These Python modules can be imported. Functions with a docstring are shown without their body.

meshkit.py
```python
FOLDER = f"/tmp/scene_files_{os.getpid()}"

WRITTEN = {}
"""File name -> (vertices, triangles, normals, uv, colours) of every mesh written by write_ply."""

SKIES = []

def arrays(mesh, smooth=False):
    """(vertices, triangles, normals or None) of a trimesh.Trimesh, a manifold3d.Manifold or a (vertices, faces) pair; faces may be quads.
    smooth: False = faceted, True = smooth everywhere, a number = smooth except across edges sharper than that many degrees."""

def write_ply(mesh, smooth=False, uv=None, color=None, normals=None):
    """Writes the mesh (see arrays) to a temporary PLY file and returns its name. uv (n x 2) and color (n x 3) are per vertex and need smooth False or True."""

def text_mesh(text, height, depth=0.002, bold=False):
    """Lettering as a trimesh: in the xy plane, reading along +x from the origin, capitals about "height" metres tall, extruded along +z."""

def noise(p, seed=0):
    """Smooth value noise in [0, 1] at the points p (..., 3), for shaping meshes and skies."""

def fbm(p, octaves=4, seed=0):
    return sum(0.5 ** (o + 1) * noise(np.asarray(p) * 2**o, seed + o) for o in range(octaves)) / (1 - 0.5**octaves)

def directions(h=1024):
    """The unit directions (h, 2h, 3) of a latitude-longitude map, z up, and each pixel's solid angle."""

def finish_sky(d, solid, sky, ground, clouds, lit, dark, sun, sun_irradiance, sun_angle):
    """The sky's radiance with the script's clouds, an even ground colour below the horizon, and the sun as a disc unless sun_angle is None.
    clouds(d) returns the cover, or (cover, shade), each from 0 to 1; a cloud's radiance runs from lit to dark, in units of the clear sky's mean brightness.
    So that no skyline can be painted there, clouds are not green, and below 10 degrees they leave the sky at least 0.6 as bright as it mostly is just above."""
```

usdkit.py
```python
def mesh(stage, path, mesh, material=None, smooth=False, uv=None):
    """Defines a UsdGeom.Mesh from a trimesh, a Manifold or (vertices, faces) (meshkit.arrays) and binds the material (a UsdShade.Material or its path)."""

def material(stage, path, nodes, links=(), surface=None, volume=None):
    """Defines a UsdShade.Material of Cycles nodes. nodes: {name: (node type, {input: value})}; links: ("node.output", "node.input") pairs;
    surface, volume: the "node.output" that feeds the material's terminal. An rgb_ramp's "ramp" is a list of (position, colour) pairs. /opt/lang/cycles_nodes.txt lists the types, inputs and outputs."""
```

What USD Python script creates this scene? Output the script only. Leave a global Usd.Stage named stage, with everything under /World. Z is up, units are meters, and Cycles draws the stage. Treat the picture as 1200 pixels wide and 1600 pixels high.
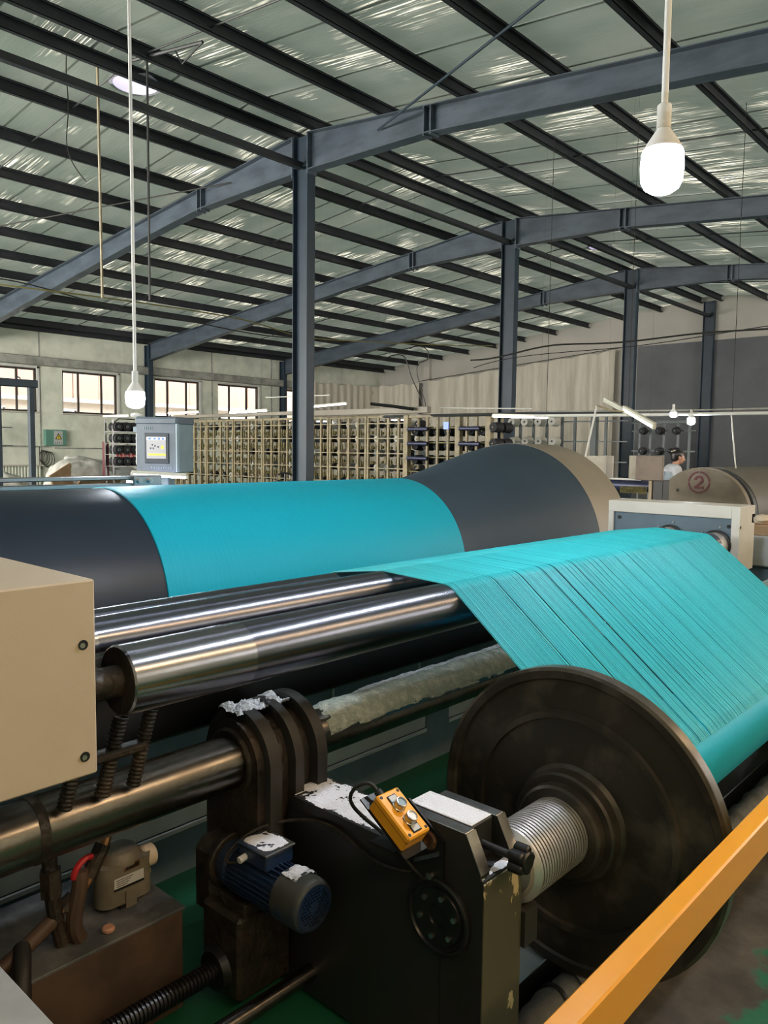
import math, random, numpy as np, trimesh, manifold3d, usdkit, meshkit
from shapely.geometry import Polygon, box as sbox
from pxr import Usd, UsdGeom, UsdLux, Gf, Sdf, UsdShade
rng = np.random.default_rng(7); random.seed(7)
stage = Usd.Stage.CreateInMemory()
UsdGeom.SetStageUpAxis(stage, 'Z'); UsdGeom.SetStageMetersPerUnit(stage, 1.0)
W = UsdGeom.Xform.Define(stage, '/World'); stage.SetDefaultPrim(W.GetPrim())
EYE = 1.62
# ------------------------------------------------------------------ camera, sky, large lights, exposure
EXPOSURE = 0.0
F, PITCH, YAW, ROLL = 1230.47, 0.078479, 0.7340626, 0.0121496
fw = np.array([-math.sin(YAW) * math.cos(PITCH), math.cos(YAW) * math.cos(PITCH), -math.sin(PITCH)])
rt = np.array([math.cos(YAW), math.sin(YAW), 0]); up = np.cross(rt, fw)
rt, up = math.cos(ROLL) * rt + math.sin(ROLL) * up, math.cos(ROLL) * up - math.sin(ROLL) * rt
cam = UsdGeom.Camera.Define(stage, '/World/camera')
cam.CreateHorizontalApertureAttr(36.0); cam.CreateVerticalApertureAttr(48.0); cam.CreateFocalLengthAttr(36.0 * F / 1200)
cam.CreateClippingRangeAttr((0.05, 300.0)); cam.CreateExposureAttr(EXPOSURE)
cam.AddTransformOp().Set(Gf.Matrix4d(*rt, 0, *up, 0, *(-fw), 0, 0, 0, EYE, 1))
dome = UsdLux.DomeLight.Define(stage, '/World/sky_dome'); dome.CreateIntensityAttr(2.8); dome.CreateColorAttr(Gf.Vec3f(1.0, 0.97, 0.93))


def rect_light(name, loc, sx, sy, rot, inten, col):
    l = UsdLux.RectLight.Define(stage, '/World/' + name)
    l.CreateWidthAttr(sx); l.CreateHeightAttr(sy); l.CreateIntensityAttr(inten); l.CreateColorAttr(Gf.Vec3f(*col))
    l.AddTranslateOp().Set(Gf.Vec3d(*loc)); l.AddRotateXYZOp().Set(Gf.Vec3f(*rot))
    return l


# daylight: a narrow warm skylight slit along the right-hand roof slope, and the high windows of the right and near walls
rect_light('skylight_daylight', (3.4, 10.0, 5.02), .38, 24.0, (0, 14, 0), 19.0, (1.0, 0.60, 0.27))
rect_light('right_windows_daylight', (4.86, 18.8, 2.7), 11.5, 2.2, (90, 0, 90), 3.0, (1.0, 0.93, 0.86))
rect_light('near_windows_daylight', (-16.0, -3.86, 2.9), 15.0, 2.2, (90, 0, 0), 26.0, (1.0, 0.93, 0.84))

# ------------------------------------------------------------------ helpers
T = Sdf.ValueTypeNames
used = {}


def numbered(parent, name):
    k = (parent, name); n = used.get(k, -1) + 1; used[k] = n
    return name if n == 0 else f'{name}_{n:03d}'


LOC = {}


def thing(name, label=None, cat=None, group=None, loc=(0, 0, 0), rotz=0.0, kind=None):
    p = '/World/' + numbered('/World', name)
    x = UsdGeom.Xform.Define(stage, p)
    x.AddTranslateOp().Set(Gf.Vec3d(*map(float, loc)))
    if rotz: x.AddRotateZOp().Set(float(rotz))
    tag(x.GetPrim(), label, cat, group, kind)
    LOC[p] = (np.array(loc, float), rotz)
    return p


def tag(prim, label=None, cat=None, group=None, kind=None):
    for k, v in (('label', label), ('category', cat), ('group', group), ('kind', kind)):
        if v: prim.SetCustomDataByKey(k, v)


def part(parent, name, m, mat, label=None, smooth=30, world=True):
    """one mesh under parent; world: m is in world coordinates and the parent's place is taken off"""
    p = parent + '/' + numbered(parent, name)
    if isinstance(m, M): m = m.get()
    root = '/'.join(parent.split('/')[:3])
    if world and root in LOC:
        l, rz = LOC[root]; m = (np.asarray(m[0]) - l, m[1]); assert not rz
    pr = usdkit.mesh(stage, p, m, MAT[mat], smooth=smooth).GetPrim()
    if label: pr.SetCustomDataByKey('label', label)
    return p


def solo(name, m, mat, label, cat, group=None, kind=None, smooth=30):
    """a thing that is one mesh"""
    p = part('/World', name, m, mat, smooth=smooth)
    tag(stage.GetPrimAtPath(p), label, cat, group, kind)
    return p


def copy(src, name, loc, rotz=0.0, label=None, group=None):
    p = '/World/' + numbered('/World', name)
    x = UsdGeom.Xform.Define(stage, p)
    pr = x.GetPrim(); pr.GetReferences().AddInternalReference(src); pr.SetInstanceable(True)
    x.ClearXformOpOrder(); x.AddTranslateOp().Set(Gf.Vec3d(*map(float, loc))); 
    if rotz: x.AddRotateZOp().Set(float(rotz))
    was = stage.GetPrimAtPath(src).GetCustomData()
    tag(pr, label or was.get('label'), was.get('category'), group or was.get('group'))
    return p


def unit(v):
    v = np.asarray(v, float); return v / np.linalg.norm(v)


def frame(d):
    d = unit(d); a = np.array([0, 0, 1.0]) if abs(d[2]) < .9 else np.array([1.0, 0, 0])
    u = unit(np.cross(a, d)); return u, np.cross(d, u), d


class M:
    """collects pieces into one mesh"""
    def __init__(s): s.v, s.f, s.n = [], [], 0

    def add(s, v, f):
        v = np.asarray(v, float); f = np.asarray(f, int)
        if f.shape[1] == 4: f = np.vstack([f[:, [0, 1, 2]], f[:, [0, 2, 3]]])
        s.v.append(v); s.f.append(f + s.n); s.n += len(v); return s

    def get(s): return np.vstack(s.v), np.vstack(s.f)

    def tm(s, m): return s.add(m.vertices, m.faces)

    def mf(s, m):
        g = m.to_mesh(); return s.add(g.vert_properties[:, :3], g.tri_verts)

    def box(s, lo, hi, ch=0.0, R=None, at=None):
        """axis box from lo to hi with chamfer ch; R, at: rotation matrix and place"""
        lo, hi = np.minimum(lo, hi).astype(float), np.maximum(lo, hi).astype(float)
        if ch <= 0:
            v = np.array([[(lo, hi)[i][0], (lo, hi)[j][1], (lo, hi)[k][2]] for i in (0, 1) for j in (0, 1) for k in (0, 1)])
            f = np.array([[0, 1, 3, 2], [4, 6, 7, 5], [0, 4, 5, 1], [2, 3, 7, 6], [0, 2, 6, 4], [1, 5, 7, 3]])
        else:
            c = []
            for i in (0, 1):
                for j in (0, 1):
                    for k in (0, 1):
                        p = np.array([(lo, hi)[i][0], (lo, hi)[j][1], (lo, hi)[k][2]]); sg = np.array([1 - 2 * i, 1 - 2 * j, 1 - 2 * k])
                        for a in range(3):
                            q = p + sg * ch; q[a] = p[a]; c.append(q)
            g = manifold3d.Manifold.hull_points(np.array(c)).to_mesh(); v, f = g.vert_properties[:, :3].astype(float), g.tri_verts
        if R is not None: v = v @ np.asarray(R).T
        if at is not None: v = v + np.asarray(at)
        return s.add(v, f)

    def lathe(s, prof, o=(0, 0, 0), d=(0, 1, 0), n=48, a0=0.0, a1=2 * math.pi):
        """prof: (distance along d, radius) pairs"""
        u, w, d = frame(d); o = np.asarray(o, float)
        full = a1 - a0 > 6.28
        a = np.linspace(a0, a1, n + 1)[:n if full else n + 1]
        ring = np.cos(a)[:, None] * u + np.sin(a)[:, None] * w
        v = np.vstack([o + t * d + r * ring for t, r in prof]); k = len(a)
        f = []
        for i in range(len(prof) - 1):
            for j in range(k if full else k - 1):
                jn = (j + 1) % k
                f.append([i * k + j, i * k + jn, (i + 1) * k + jn, (i + 1) * k + j])
        return s.add(v, f)

    def cyl(s, a, b, r, n=20, r2=None, ch=0.0):
        a, b = np.asarray(a, float), np.asarray(b, float); L = np.linalg.norm(b - a); r2 = r if r2 is None else r2
        pr = [(0, 1e-5), (0, r - ch)] + ([(ch, r)] if ch else []) + ([(L - ch, r2)] if ch else []) + [(L, r2 - ch), (L, 1e-5)]
        return s.lathe(pr, a, b - a, n)

    def tube(s, pts, r, n=6, cap=True):
        pts = np.asarray(pts, float); k = len(pts)
        t = np.gradient(pts, axis=0); t /= np.linalg.norm(t, axis=1, keepdims=True) + 1e-12
        u, w, _ = frame(t[0]); v = []
        for i in range(k):
            u = unit(u - (u @ t[i]) * t[i]); w = np.cross(t[i], u)
            a = np.arange(n) / n * 2 * math.pi
            rr = r[i] if np.ndim(r) else r
            v.append(pts[i] + rr * (np.cos(a)[:, None] * u + np.sin(a)[:, None] * w))
        f = [[i * n + j, i * n + (j + 1) % n, (i + 1) * n + (j + 1) % n, (i + 1) * n + j] for i in range(k - 1) for j in range(n)]
        v = np.vstack(v)
        s.add(v, f)
        if cap and n > 2:
            for base, rev in ((0, True), ((k - 1) * n, False)):
                ff = [[0, j + 1, j] if rev else [0, j, j + 1] for j in range(1, n - 1)]
                s.add(v[base:base + n], ff)
        return s

    def prism(s, poly, h, o=(0, 0, 0), ux=(1, 0, 0), uy=(0, 1, 0), ud=None):
        """shapely polygon in the plane (ux, uy) at o, extruded by h along ud (default ux x uy)"""
        ux, uy = np.asarray(ux, float), np.asarray(uy, float); ud = np.cross(ux, uy) if ud is None else np.asarray(ud, float)
        for g in getattr(poly, 'geoms', [poly]):
            m = trimesh.creation.extrude_polygon(g, abs(h), engine='earcut')
            v = np.array(m.vertices); q = np.asarray(o, float) + v[:, :1] * ux + v[:, 1:2] * uy + v[:, 2:] * ud * np.sign(h)
            f = m.faces if np.dot(np.cross(ux, uy), ud) * np.sign(h) > 0 else m.faces[:, ::-1]
            s.add(q, f)
        return s

    def move(s, R=None, at=(0, 0, 0)):
        s.v = [(v @ np.asarray(R).T if R is not None else v) + np.asarray(at, float) for v in s.v]; return s


def rot(axis, deg):
    return trimesh.transformations.rotation_matrix(math.radians(deg), axis)[:3, :3]


def sag(a, b, drop, n=14):
    a, b = np.asarray(a, float), np.asarray(b, float); t = np.linspace(0, 1, n)[:, None]
    p = a + (b - a) * t; p[:, 2] -= drop * 4 * (t * (1 - t))[:, 0]; return p


def spline(pts, n=24):
    from scipy.interpolate import CubicSpline
    pts = np.asarray(pts, float); t = np.r_[0, np.cumsum(np.linalg.norm(np.diff(pts, axis=0), axis=1))]
    return CubicSpline(t, pts)(np.linspace(0, t[-1], n))


# ------------------------------------------------------------------ materials
MAT = {}


def mat(name, c, c2=None, rough=.5, metal=0., ns=6., det=5, lo=.4, hi=.62, st=(1, 1, 1), bump=0., bs=60., bst=(1, 1, 1), bd=.002, r2=None, coat=0., spec=.5, emis=None, es=0., jit=None, **kw):
    """principled: c and c2 mixed by a noise of scale ns stretched by st; bump by a noise of scale bs"""
    n = {'p': ('principled_bsdf', dict(base_color=c, roughness=rough, metallic=metal, coat_weight=coat, specular_ior_level=spec, **kw)), 'tc': ('texture_coordinate', {})}
    l = []
    if c2 is not None:
        n['m'] = ('mapping', {'scale': st}); n['n'] = ('noise_texture', {'scale': ns, 'detail': float(det), 'roughness': .6})
        n['r'] = ('rgb_ramp', {'ramp': [(0, c), (lo, c), (hi, c2), (1, c2)]})
        l += [('tc.object', 'm.vector'), ('m.vector', 'n.vector'), ('n.fac', 'r.fac'), ('r.color', 'p.base_color')]
        if r2 is not None:
            n['mr'] = ('map_range', {'from_min': lo, 'from_max': hi, 'to_min': rough, 'to_max': r2, 'clamp': True})
            l += [('n.fac', 'mr.value'), ('mr.result', 'p.roughness')]
    if bump:
        n['bm'] = ('mapping', {'scale': bst}); n['bn'] = ('noise_texture', {'scale': bs, 'detail': 3.})
        n['b'] = ('bump', {'strength': bump, 'distance': bd})
        l += [('tc.object', 'bm.vector'), ('bm.vector', 'bn.vector'), ('bn.fac', 'b.height'), ('b.normal', 'p.normal')]
    if jit:   # turned metal: grooves round the y axis scatter light along the axis
        n['g'] = ('geometry', {}); n['sc'] = ('vector_math', {'math_type': 'scale', 'scale': 7919.})
        n['wn'] = ('white_noise_texture', {'dimensions': '3D'}); n['ms'] = ('math', {'math_type': 'subtract', 'value2': .5}); n['mm'] = ('math', {'math_type': 'multiply', 'value2': jit})
        n['cx'] = ('combine_xyz', {}); n['va'] = ('vector_math', {'math_type': 'add'}); n['vn'] = ('vector_math', {'math_type': 'normalize'})
        l += [('g.position', 'sc.vector1'), ('sc.vector', 'wn.vector'), ('wn.value', 'ms.value1'), ('ms.value', 'mm.value1'), ('mm.value', 'cx.y'), ('g.normal', 'va.vector1'), ('cx.vector', 'va.vector2'), ('va.vector', 'vn.vector1'), ('vn.vector', 'p.normal')]
    if emis is not None:
        n['p'][1].update(emission_color=emis, emission_strength=es)
    MAT[name] = usdkit.material(stage, '/World/Looks/' + name, n, l, surface='p.BSDF')


mat('cream_paint', (.46, .385, .29), (.42, .35, .26), rough=.42, ns=3, bump=.08, bs=220)
mat('housing_white', (.50, .49, .455), (.45, .44, .40), rough=.42, ns=3)
mat('cream_dirty', (.36, .33, .27), (.25, .22, .17), rough=.55, ns=3.5)
mat('brown_plate', (.20, .15, .12), (.14, .11, .09), rough=.6, ns=5)
mat('blue_grey', (.085, .13, .17), (.07, .105, .135), rough=.45, ns=3)
mat('frame_blue', (.07, .11, .145), (.04, .06, .08), rough=.5, ns=4)
mat('base_blue', (.19, .27, .34), (.14, .20, .26), rough=.5, ns=4)
mat('base_pale', (.72, .74, .75), (.6, .62, .64), rough=.5, ns=3)
mat('light_panel', (.42, .45, .46), (.30, .33, .34), rough=.45, ns=3)
mat('steel_blue', (.021, .040, .064), (.016, .030, .049), rough=.5, ns=2.5, bump=.06, bs=60)
mat('rafter_paint', (.075, .098, .13), (.05, .066, .088), rough=.45, ns=1.6, st=(1, 1, 3))
mat('purlin_steel', (.016, .019, .024), (.024, .027, .033), rough=.6, ns=3)
mat('tie_steel', (.035, .038, .04), rough=.5)
mat('chrome', (.36, .36, .39), (.24, .245, .28), rough=.12, metal=1., ns=2.0, st=(1, .4, 1), r2=.2, jit=.62)
mat('chrome_worn', (.21, .215, .26), (.16, .165, .20), rough=.13, metal=1., ns=2.0, st=(1, .4, 1), r2=.2, jit=.62)
mat('chrome_dark', (.26, .24, .22), (.16, .145, .13), rough=.16, metal=1., ns=5, st=(1, .5, 1), r2=.3, jit=.5)
mat('steel', (.55, .55, .55), (.42, .41, .40), rough=.3, metal=1., ns=20)
mat('bright_steel', (.82, .81, .80), (.70, .68, .67), rough=.40, metal=.85, ns=14, jit=.35)
mat('groove', (.02, .018, .016), rough=.6)
mat('iron', (.016, .0165, .0165), (.028, .026, .024), rough=.5, ns=5, bump=.25, bs=60, r2=.65)
mat('iron_plain', (.014, .0145, .015), (.019, .019, .019), rough=.48, ns=4, bump=.1, bs=120)
mat('flange_iron', (.036, .033, .027), (.12, .10, .075), rough=.42, metal=.35, ns=5.5, lo=.5, hi=.72, bump=.12, bs=40, r2=.55)
mat('flange_rim', (.12, .105, .085), (.07, .06, .05), rough=.35, metal=.7, ns=12)
mat('pale_flange', (.40, .47, .43), (.33, .40, .36), rough=.45, metal=.2, ns=6)
mat('olive_worn', (.072, .066, .040), (.50, .40, .22), rough=.55, ns=10, det=6, lo=.60, hi=.615, st=(1, 1, .5))
mat('black', (.008, .008, .009), rough=.35)
mat('black_rubber', (.012, .012, .012), rough=.6)
mat('greasy', (.011, .009, .007), (.034, .023, .015), rough=.55, ns=14, bump=.7, bs=40, bd=.01)
mat('rust_brown', (.085, .052, .034), (.05, .03, .02), rough=.6, ns=6, bump=.2, bs=60)
mat('tank_top', (.055, .06, .065), (.12, .125, .13), rough=.7, ns=9, bump=.4, bs=50)
mat('motor_blue', (.010, .028, .075), (.02, .03, .05), rough=.4, ns=9)
mat('motor_grey', (.045, .045, .036), (.02, .035, .07), rough=.5, ns=9, lo=.45, hi=.6)
mat('pump_grey', (.17, .155, .115), (.12, .105, .08), rough=.5, ns=7)
mat('pale_plastic', (.55, .47, .36), rough=.45)
mat('copper', (.45, .22, .10), (.12, .07, .05), rough=.4, metal=.8, ns=20)
mat('red_plastic', (.45, .02, .03), rough=.4)
mat('yellow_box', (.83, .36, .018), (.78, .33, .016), rough=.38, ns=8, bump=.12, bs=300)
mat('yellow_rail', (.72, .30, .011), (.64, .30, .03), rough=.26, ns=9, lo=.5, hi=.75, st=(1, .35, 1), coat=.3, bump=.05, bs=30)
mat('white', (.75, .76, .77), rough=.5)
mat('grey_label', (.45, .46, .46), rough=.5)
mat('lint', (.66, .67, .71), (.42, .43, .46), rough=.95, ns=38, lo=.5, hi=.75, bump=.9, bs=140, bd=.006)
mat('lint_green', (.26, .32, .29), (.46, .50, .46), rough=.95, ns=30, lo=.45, hi=.7, bump=1., bs=90, bd=.008)
mat('dust_white', (.72, .74, .80), rough=.95, bump=.8, bs=200, bd=.004)
mat('yarn', (.012, .34, .41), (.03, .50, .56), rough=.38, ns=190, st=(0, 1, 0), sheen_weight=.15, sheen_tint=(.6, .95, 1.))
mat('yarn_wound', (.004, .36, .53), (.008, .41, .59), rough=.5, ns=150, st=(0, 1, 0), bump=.5, bs=420, bst=(.02, 1, .02), bd=.001, spec=.2)
mat('drum_dark', (.015, .026, .047), (.013, .023, .041), rough=.42, spec=.35, ns=2, bump=.35, bs=330, bst=(.05, 1, .05), bd=.0006, jit=None)
mat('cone_dark', (.042, .070, .106), (.037, .063, .096), rough=.5, spec=.2, ns=2)
mat('cone_cream', (.27, .245, .205), (.24, .215, .175), rough=.5, ns=2)
mat('drum_olive', (.10, .088, .070), (.082, .072, .058), rough=.42, ns=3)
mat('disc_cream', (.19, .155, .11), (.15, .12, .085), rough=.5, ns=4)
mat('maroon', (.11, .022, .03), rough=.6)
mat('wall_paint', (.72, .74, .64), (.50, .52, .45), rough=.8, ns=1.5, det=8, lo=.42, hi=.72)
mat('wall_far', (.50, .47, .43), (.44, .42, .39), rough=.85, ns=.5)
mat('wall_grey', (.15, .155, .17), (.12, .125, .14), rough=.8, ns=.6)
mat('curtain', (.66, .61, .53), (.55, .51, .44), rough=.9, ns=2, st=(3, 3, .3))
mat('pipe_white', (.62, .62, .60), rough=.4)
mat('pipe_dirty', (.36, .36, .33), (.22, .22, .2), rough=.6, ns=3)
mat('window_frame', (.045, .035, .032), rough=.5)
mat('sill', (.5, .47, .42), rough=.7)
mat('facade', (.47, .29, .24), (.44, .29, .25), rough=.8, ns=.6)
mat('facade_white', (.55, .48, .44), (.48, .42, .39), rough=.8, ns=.8)
mat('creel_paint', (.30, .25, .15), (.19, .16, .095), rough=.5, ns=6)
mat('creel_green', (.075, .095, .10), rough=.5)
mat('yarn_white', (.62, .62, .58), rough=.8)
mat('yarn_black', (.012, .013, .018), rough=.75)
mat('yarn_cream', (.40, .33, .24), rough=.8)
mat('yarn_grey', (.16, .20, .21), rough=.8)
mat('tension_yellow', (.22, .18, .05), (.08, .08, .04), rough=.6, ns=30)
mat('navy_metal', (.035, .04, .085), rough=.35, metal=.4)
mat('green_box', (.10, .24, .19), rough=.5)
mat('sign_yellow', (.75, .55, .03), rough=.5)
mat('paper_white', (.80, .80, .78), rough=.6)
mat('tarp', (.50, .50, .47), (.36, .36, .33), rough=.75, ns=5, bump=.5, bs=14, bd=.02)
mat('tarp_grey', (.26, .28, .27), (.36, .37, .36), rough=.7, ns=6, bump=.5, bs=14, bd=.02)
mat('cardboard', (.40, .27, .16), (.32, .21, .12), rough=.8, ns=5)
mat('panel_grey', (.13, .17, .22), (.10, .135, .18), rough=.45, ns=4)
mat('panel_side', (.22, .31, .37), (.19, .27, .33), rough=.45, ns=3)
mat('aluminium', (.34, .34, .36), rough=.3, metal=1., jit=.3)
mat('skin', (.45, .24, .16), rough=.5)
mat('hair', (.012, .010, .011), rough=.4)
mat('jacket', (.28, .33, .37), (.22, .27, .31), rough=.85, ns=12)
mat('jacket_white', (.48, .50, .54), rough=.8)
mat('trousers', (.03, .035, .05), rough=.8)
mat('cable', (.02, .018, .016), rough=.5)
mat('cable_yellow', (.16, .14, .045), rough=.5)
mat('foam_pipe', (.085, .085, .082), (.14, .138, .13), rough=.85, ns=10, bump=.6, bs=30, bd=.01)
mat('bulb', (.9, .9, .9), rough=.4, emis=(.86, .92, 1.0), es=540.)
mat('bulb_far', (.9, .9, .9), rough=.4, emis=(.86, .92, 1.0), es=160.)
mat('bulb_dim', (.8, .85, .9), rough=.4, emis=(.7, .85, 1.0), es=1.2)
mat('tube_lit', (.9, .9, .9), rough=.4, emis=(.80, .84, 1.0), es=16.)
mat('tube_violet', (.9, .9, .9), rough=.4, emis=(.72, .66, 1.0), es=12.)
mat('tube_warm', (.9, .9, .9), rough=.4, emis=(1.0, .93, .62), es=3.)
mat('tube_off', (.62, .62, .55), rough=.4)
mat('screen_grey', (.3, .3, .32), rough=.3, emis=(.55, .56, .60), es=.42)
mat('screen_blue', (.05, .1, .3), rough=.3, emis=(.12, .25, .7), es=1.0)
mat('screen_white', (.6, .6, .6), rough=.3, emis=(.85, .87, .95), es=.6)
mat('screen_yellow', (.6, .4, .05), rough=.3, emis=(.95, .60, .06), es=1.0)
mat('screen_dark', (.03, .04, .05), rough=.3, emis=(.08, .10, .14), es=.6)
mat('frp', (.7, .62, .45), rough=.5, transmission_weight=.3)
mat('vent_white', (.62, .60, .72), rough=.5)
for nm, c in (('glass', (1, 1, 1)),):
    MAT[nm] = usdkit.material(stage, '/World/Looks/' + nm, {'t': ('transparent_bsdf', {'color': (.93, .95, .94)}), 'g': ('glossy_bsdf', {'color': (1, 1, 1), 'roughness': .05}), 'f': ('fresnel', {'IOR': 1.45}), 'm': ('mix_closure', {})},
                              [('f.fac', 'm.fac'), ('t.BSDF', 'm.closure1'), ('g.BSDF', 'm.closure2')], surface='m.closure')
MAT['vent_dome'] = usdkit.material(stage, '/World/Looks/vent_dome', {'t': ('translucent_bsdf', {'color': (.85, .83, .9)}), 'd': ('diffuse_bsdf', {'color': (.8, .8, .85)}), 'm': ('mix_closure', {'fac': .3})}, [('t.BSDF', 'm.closure1'), ('d.BSDF', 'm.closure2')], surface='m.closure')
# roof lining: crumpled pale foil film over corrugated sheet
MAT['roof_film'] = usdkit.material(stage, '/World/Looks/roof_film', {
    'tc': ('texture_coordinate', {}), 'm': ('mapping', {'scale': (.35, 1.1, 1)}), 'n': ('noise_texture', {'scale': 1.3, 'detail': 5.}),
    'r': ('rgb_ramp', {'ramp': [(0, (.40, .45, .40)), (.38, (.46, .51, .46)), (.7, (.58, .62, .57)), (1, (.6, .64, .6))]}),
    'rt': ('rgb_ramp', {'ramp': [(0, (.019, .025, .021)), (.4, (.026, .032, .027)), (.7, (.036, .041, .035)), (1, (.04, .045, .039))]}),
    'm2': ('mapping', {'scale': (.8, 26, 1)}), 'n2': ('noise_texture', {'scale': 1.5, 'detail': 4., 'distortion': .25}), 'm3': ('mapping', {'scale': (.75, .8, 1)}),
    'w': ('wave_texture', {'bands_direction': 'y', 'scale': 2.6, 'distortion': .6, 'detail': 1.}),
    'n3': ('noise_texture', {'scale': .9, 'detail': 3.}), 'mr': ('map_range', {'from_min': .55, 'from_max': .68, 'to_min': 0., 'to_max': 1., 'clamp': True}),
    'mk': ('map_range', {'from_min': .54, 'from_max': .62, 'to_min': 0., 'to_max': 1., 'clamp': True}), 'ms': ('math', {'math_type': 'multiply'}),
    'mx': ('mix_color', {'b': (.55, .52, .42)}),
    'mu': ('math', {'math_type': 'multiply'}), 'ad': ('math', {'math_type': 'multiply_add', 'value2': .35}),
    'b': ('bump', {'strength': .55, 'distance': .03}), 'p': ('principled_bsdf', {'roughness': .26, 'metallic': .3, 'specular_ior_level': .6}), 't': ('translucent_bsdf', {}), 'mc': ('mix_closure', {'fac': .5})},
    [('tc.object', 'm.vector'), ('m.vector', 'n.vector'), ('n.fac', 'r.fac'), ('r.color', 'p.base_color'), ('n.fac', 'rt.fac'), ('tc.object', 'm2.vector'), ('m2.vector', 'n2.vector'), ('tc.object', 'w.vector'), ('tc.object', 'm3.vector'), ('m3.vector', 'n3.vector'),
     ('n3.fac', 'mr.value'), ('n2.fac', 'mk.value'), ('mr.result', 'ms.value1'), ('mk.result', 'ms.value2'), ('ms.value', 'mx.fac'), ('rt.color', 'mx.a'), ('mx.result', 't.color'),
     ('w.fac', 'mu.value1'), ('mr.result', 'mu.value2'), ('n2.fac', 'ad.value1'), ('mu.value', 'ad.value3'), ('ad.value', 'b.height'), ('b.normal', 'p.normal'), ('p.BSDF', 'mc.closure1'), ('t.BSDF', 'mc.closure2')], surface='mc.closure')
# floor: green painted concrete, the paint gone and dirty along the beam pit
MAT['floor'] = usdkit.material(stage, '/World/Looks/floor', {
    'tc': ('texture_coordinate', {}), 'sx': ('separate_xyz', {}), 'n': ('noise_texture', {'scale': 5., 'detail': 8., 'roughness': .7}),
    'jm': ('math', {'math_type': 'multiply_add', 'value2': .5, 'value3': -.25}), 'xa': ('math', {'math_type': 'add'}), 'c': ('math', {'math_type': 'add', 'value2': 1.0}), 'ab': ('math', {'math_type': 'absolute'}),
    'mr': ('map_range', {'from_min': .33, 'from_max': .37, 'to_min': 0., 'to_max': 1., 'clamp': True}),
    'd': ('rgb_ramp', {'ramp': [(0, (.018, .014, .010)), (.42, (.035, .028, .020)), (.62, (.075, .06, .043)), (.8, (.13, .11, .08)), (1, (.16, .14, .11))]}),
    'n2': ('noise_texture', {'scale': 1.7, 'detail': 7.}), 'g': ('rgb_ramp', {'ramp': [(0, (.005, .07, .03)), (.5, (.008, .10, .045)), (.72, (.015, .08, .05)), (1, (.04, .07, .06))]}),
    'mx': ('mix_color', {}), 'b': ('bump', {'strength': .5, 'distance': .01}), 'p': ('principled_bsdf', {'roughness': .55})},
    [('tc.object', 'sx.vector'), ('tc.object', 'n.vector'), ('n.fac', 'jm.value1'), ('jm.value', 'xa.value1'), ('sx.x', 'xa.value2'), ('xa.value', 'c.value1'), ('c.value', 'ab.value1'), ('ab.value', 'mr.value'),
     ('n.fac', 'd.fac'), ('tc.object', 'n2.vector'), ('n2.fac', 'g.fac'), ('mr.result', 'mx.fac'), ('d.color', 'mx.a'), ('g.color', 'mx.b'), ('mx.result', 'p.base_color'), ('n.fac', 'b.height'), ('b.normal', 'p.normal')], surface='p.BSDF')

# ================================================================== the hall
RX, RZ, SL = -9.71, 6.62, 0.105          # ridge line, top of rafters at the ridge, roof slope
XL, XR, YN, YF = -24.4, 5.0, -4.0, 26.75
FRAMES = (2.75, 8.75, 14.75, 20.75)


def zr(x): return RZ - SL * abs(x - RX)   # top of rafters


def struct(name, m, mat_, smooth=False):
    p = part('/World', name, m, mat_, smooth=smooth); tag(stage.GetPrimAtPath(p), kind='structure'); return p


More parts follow.
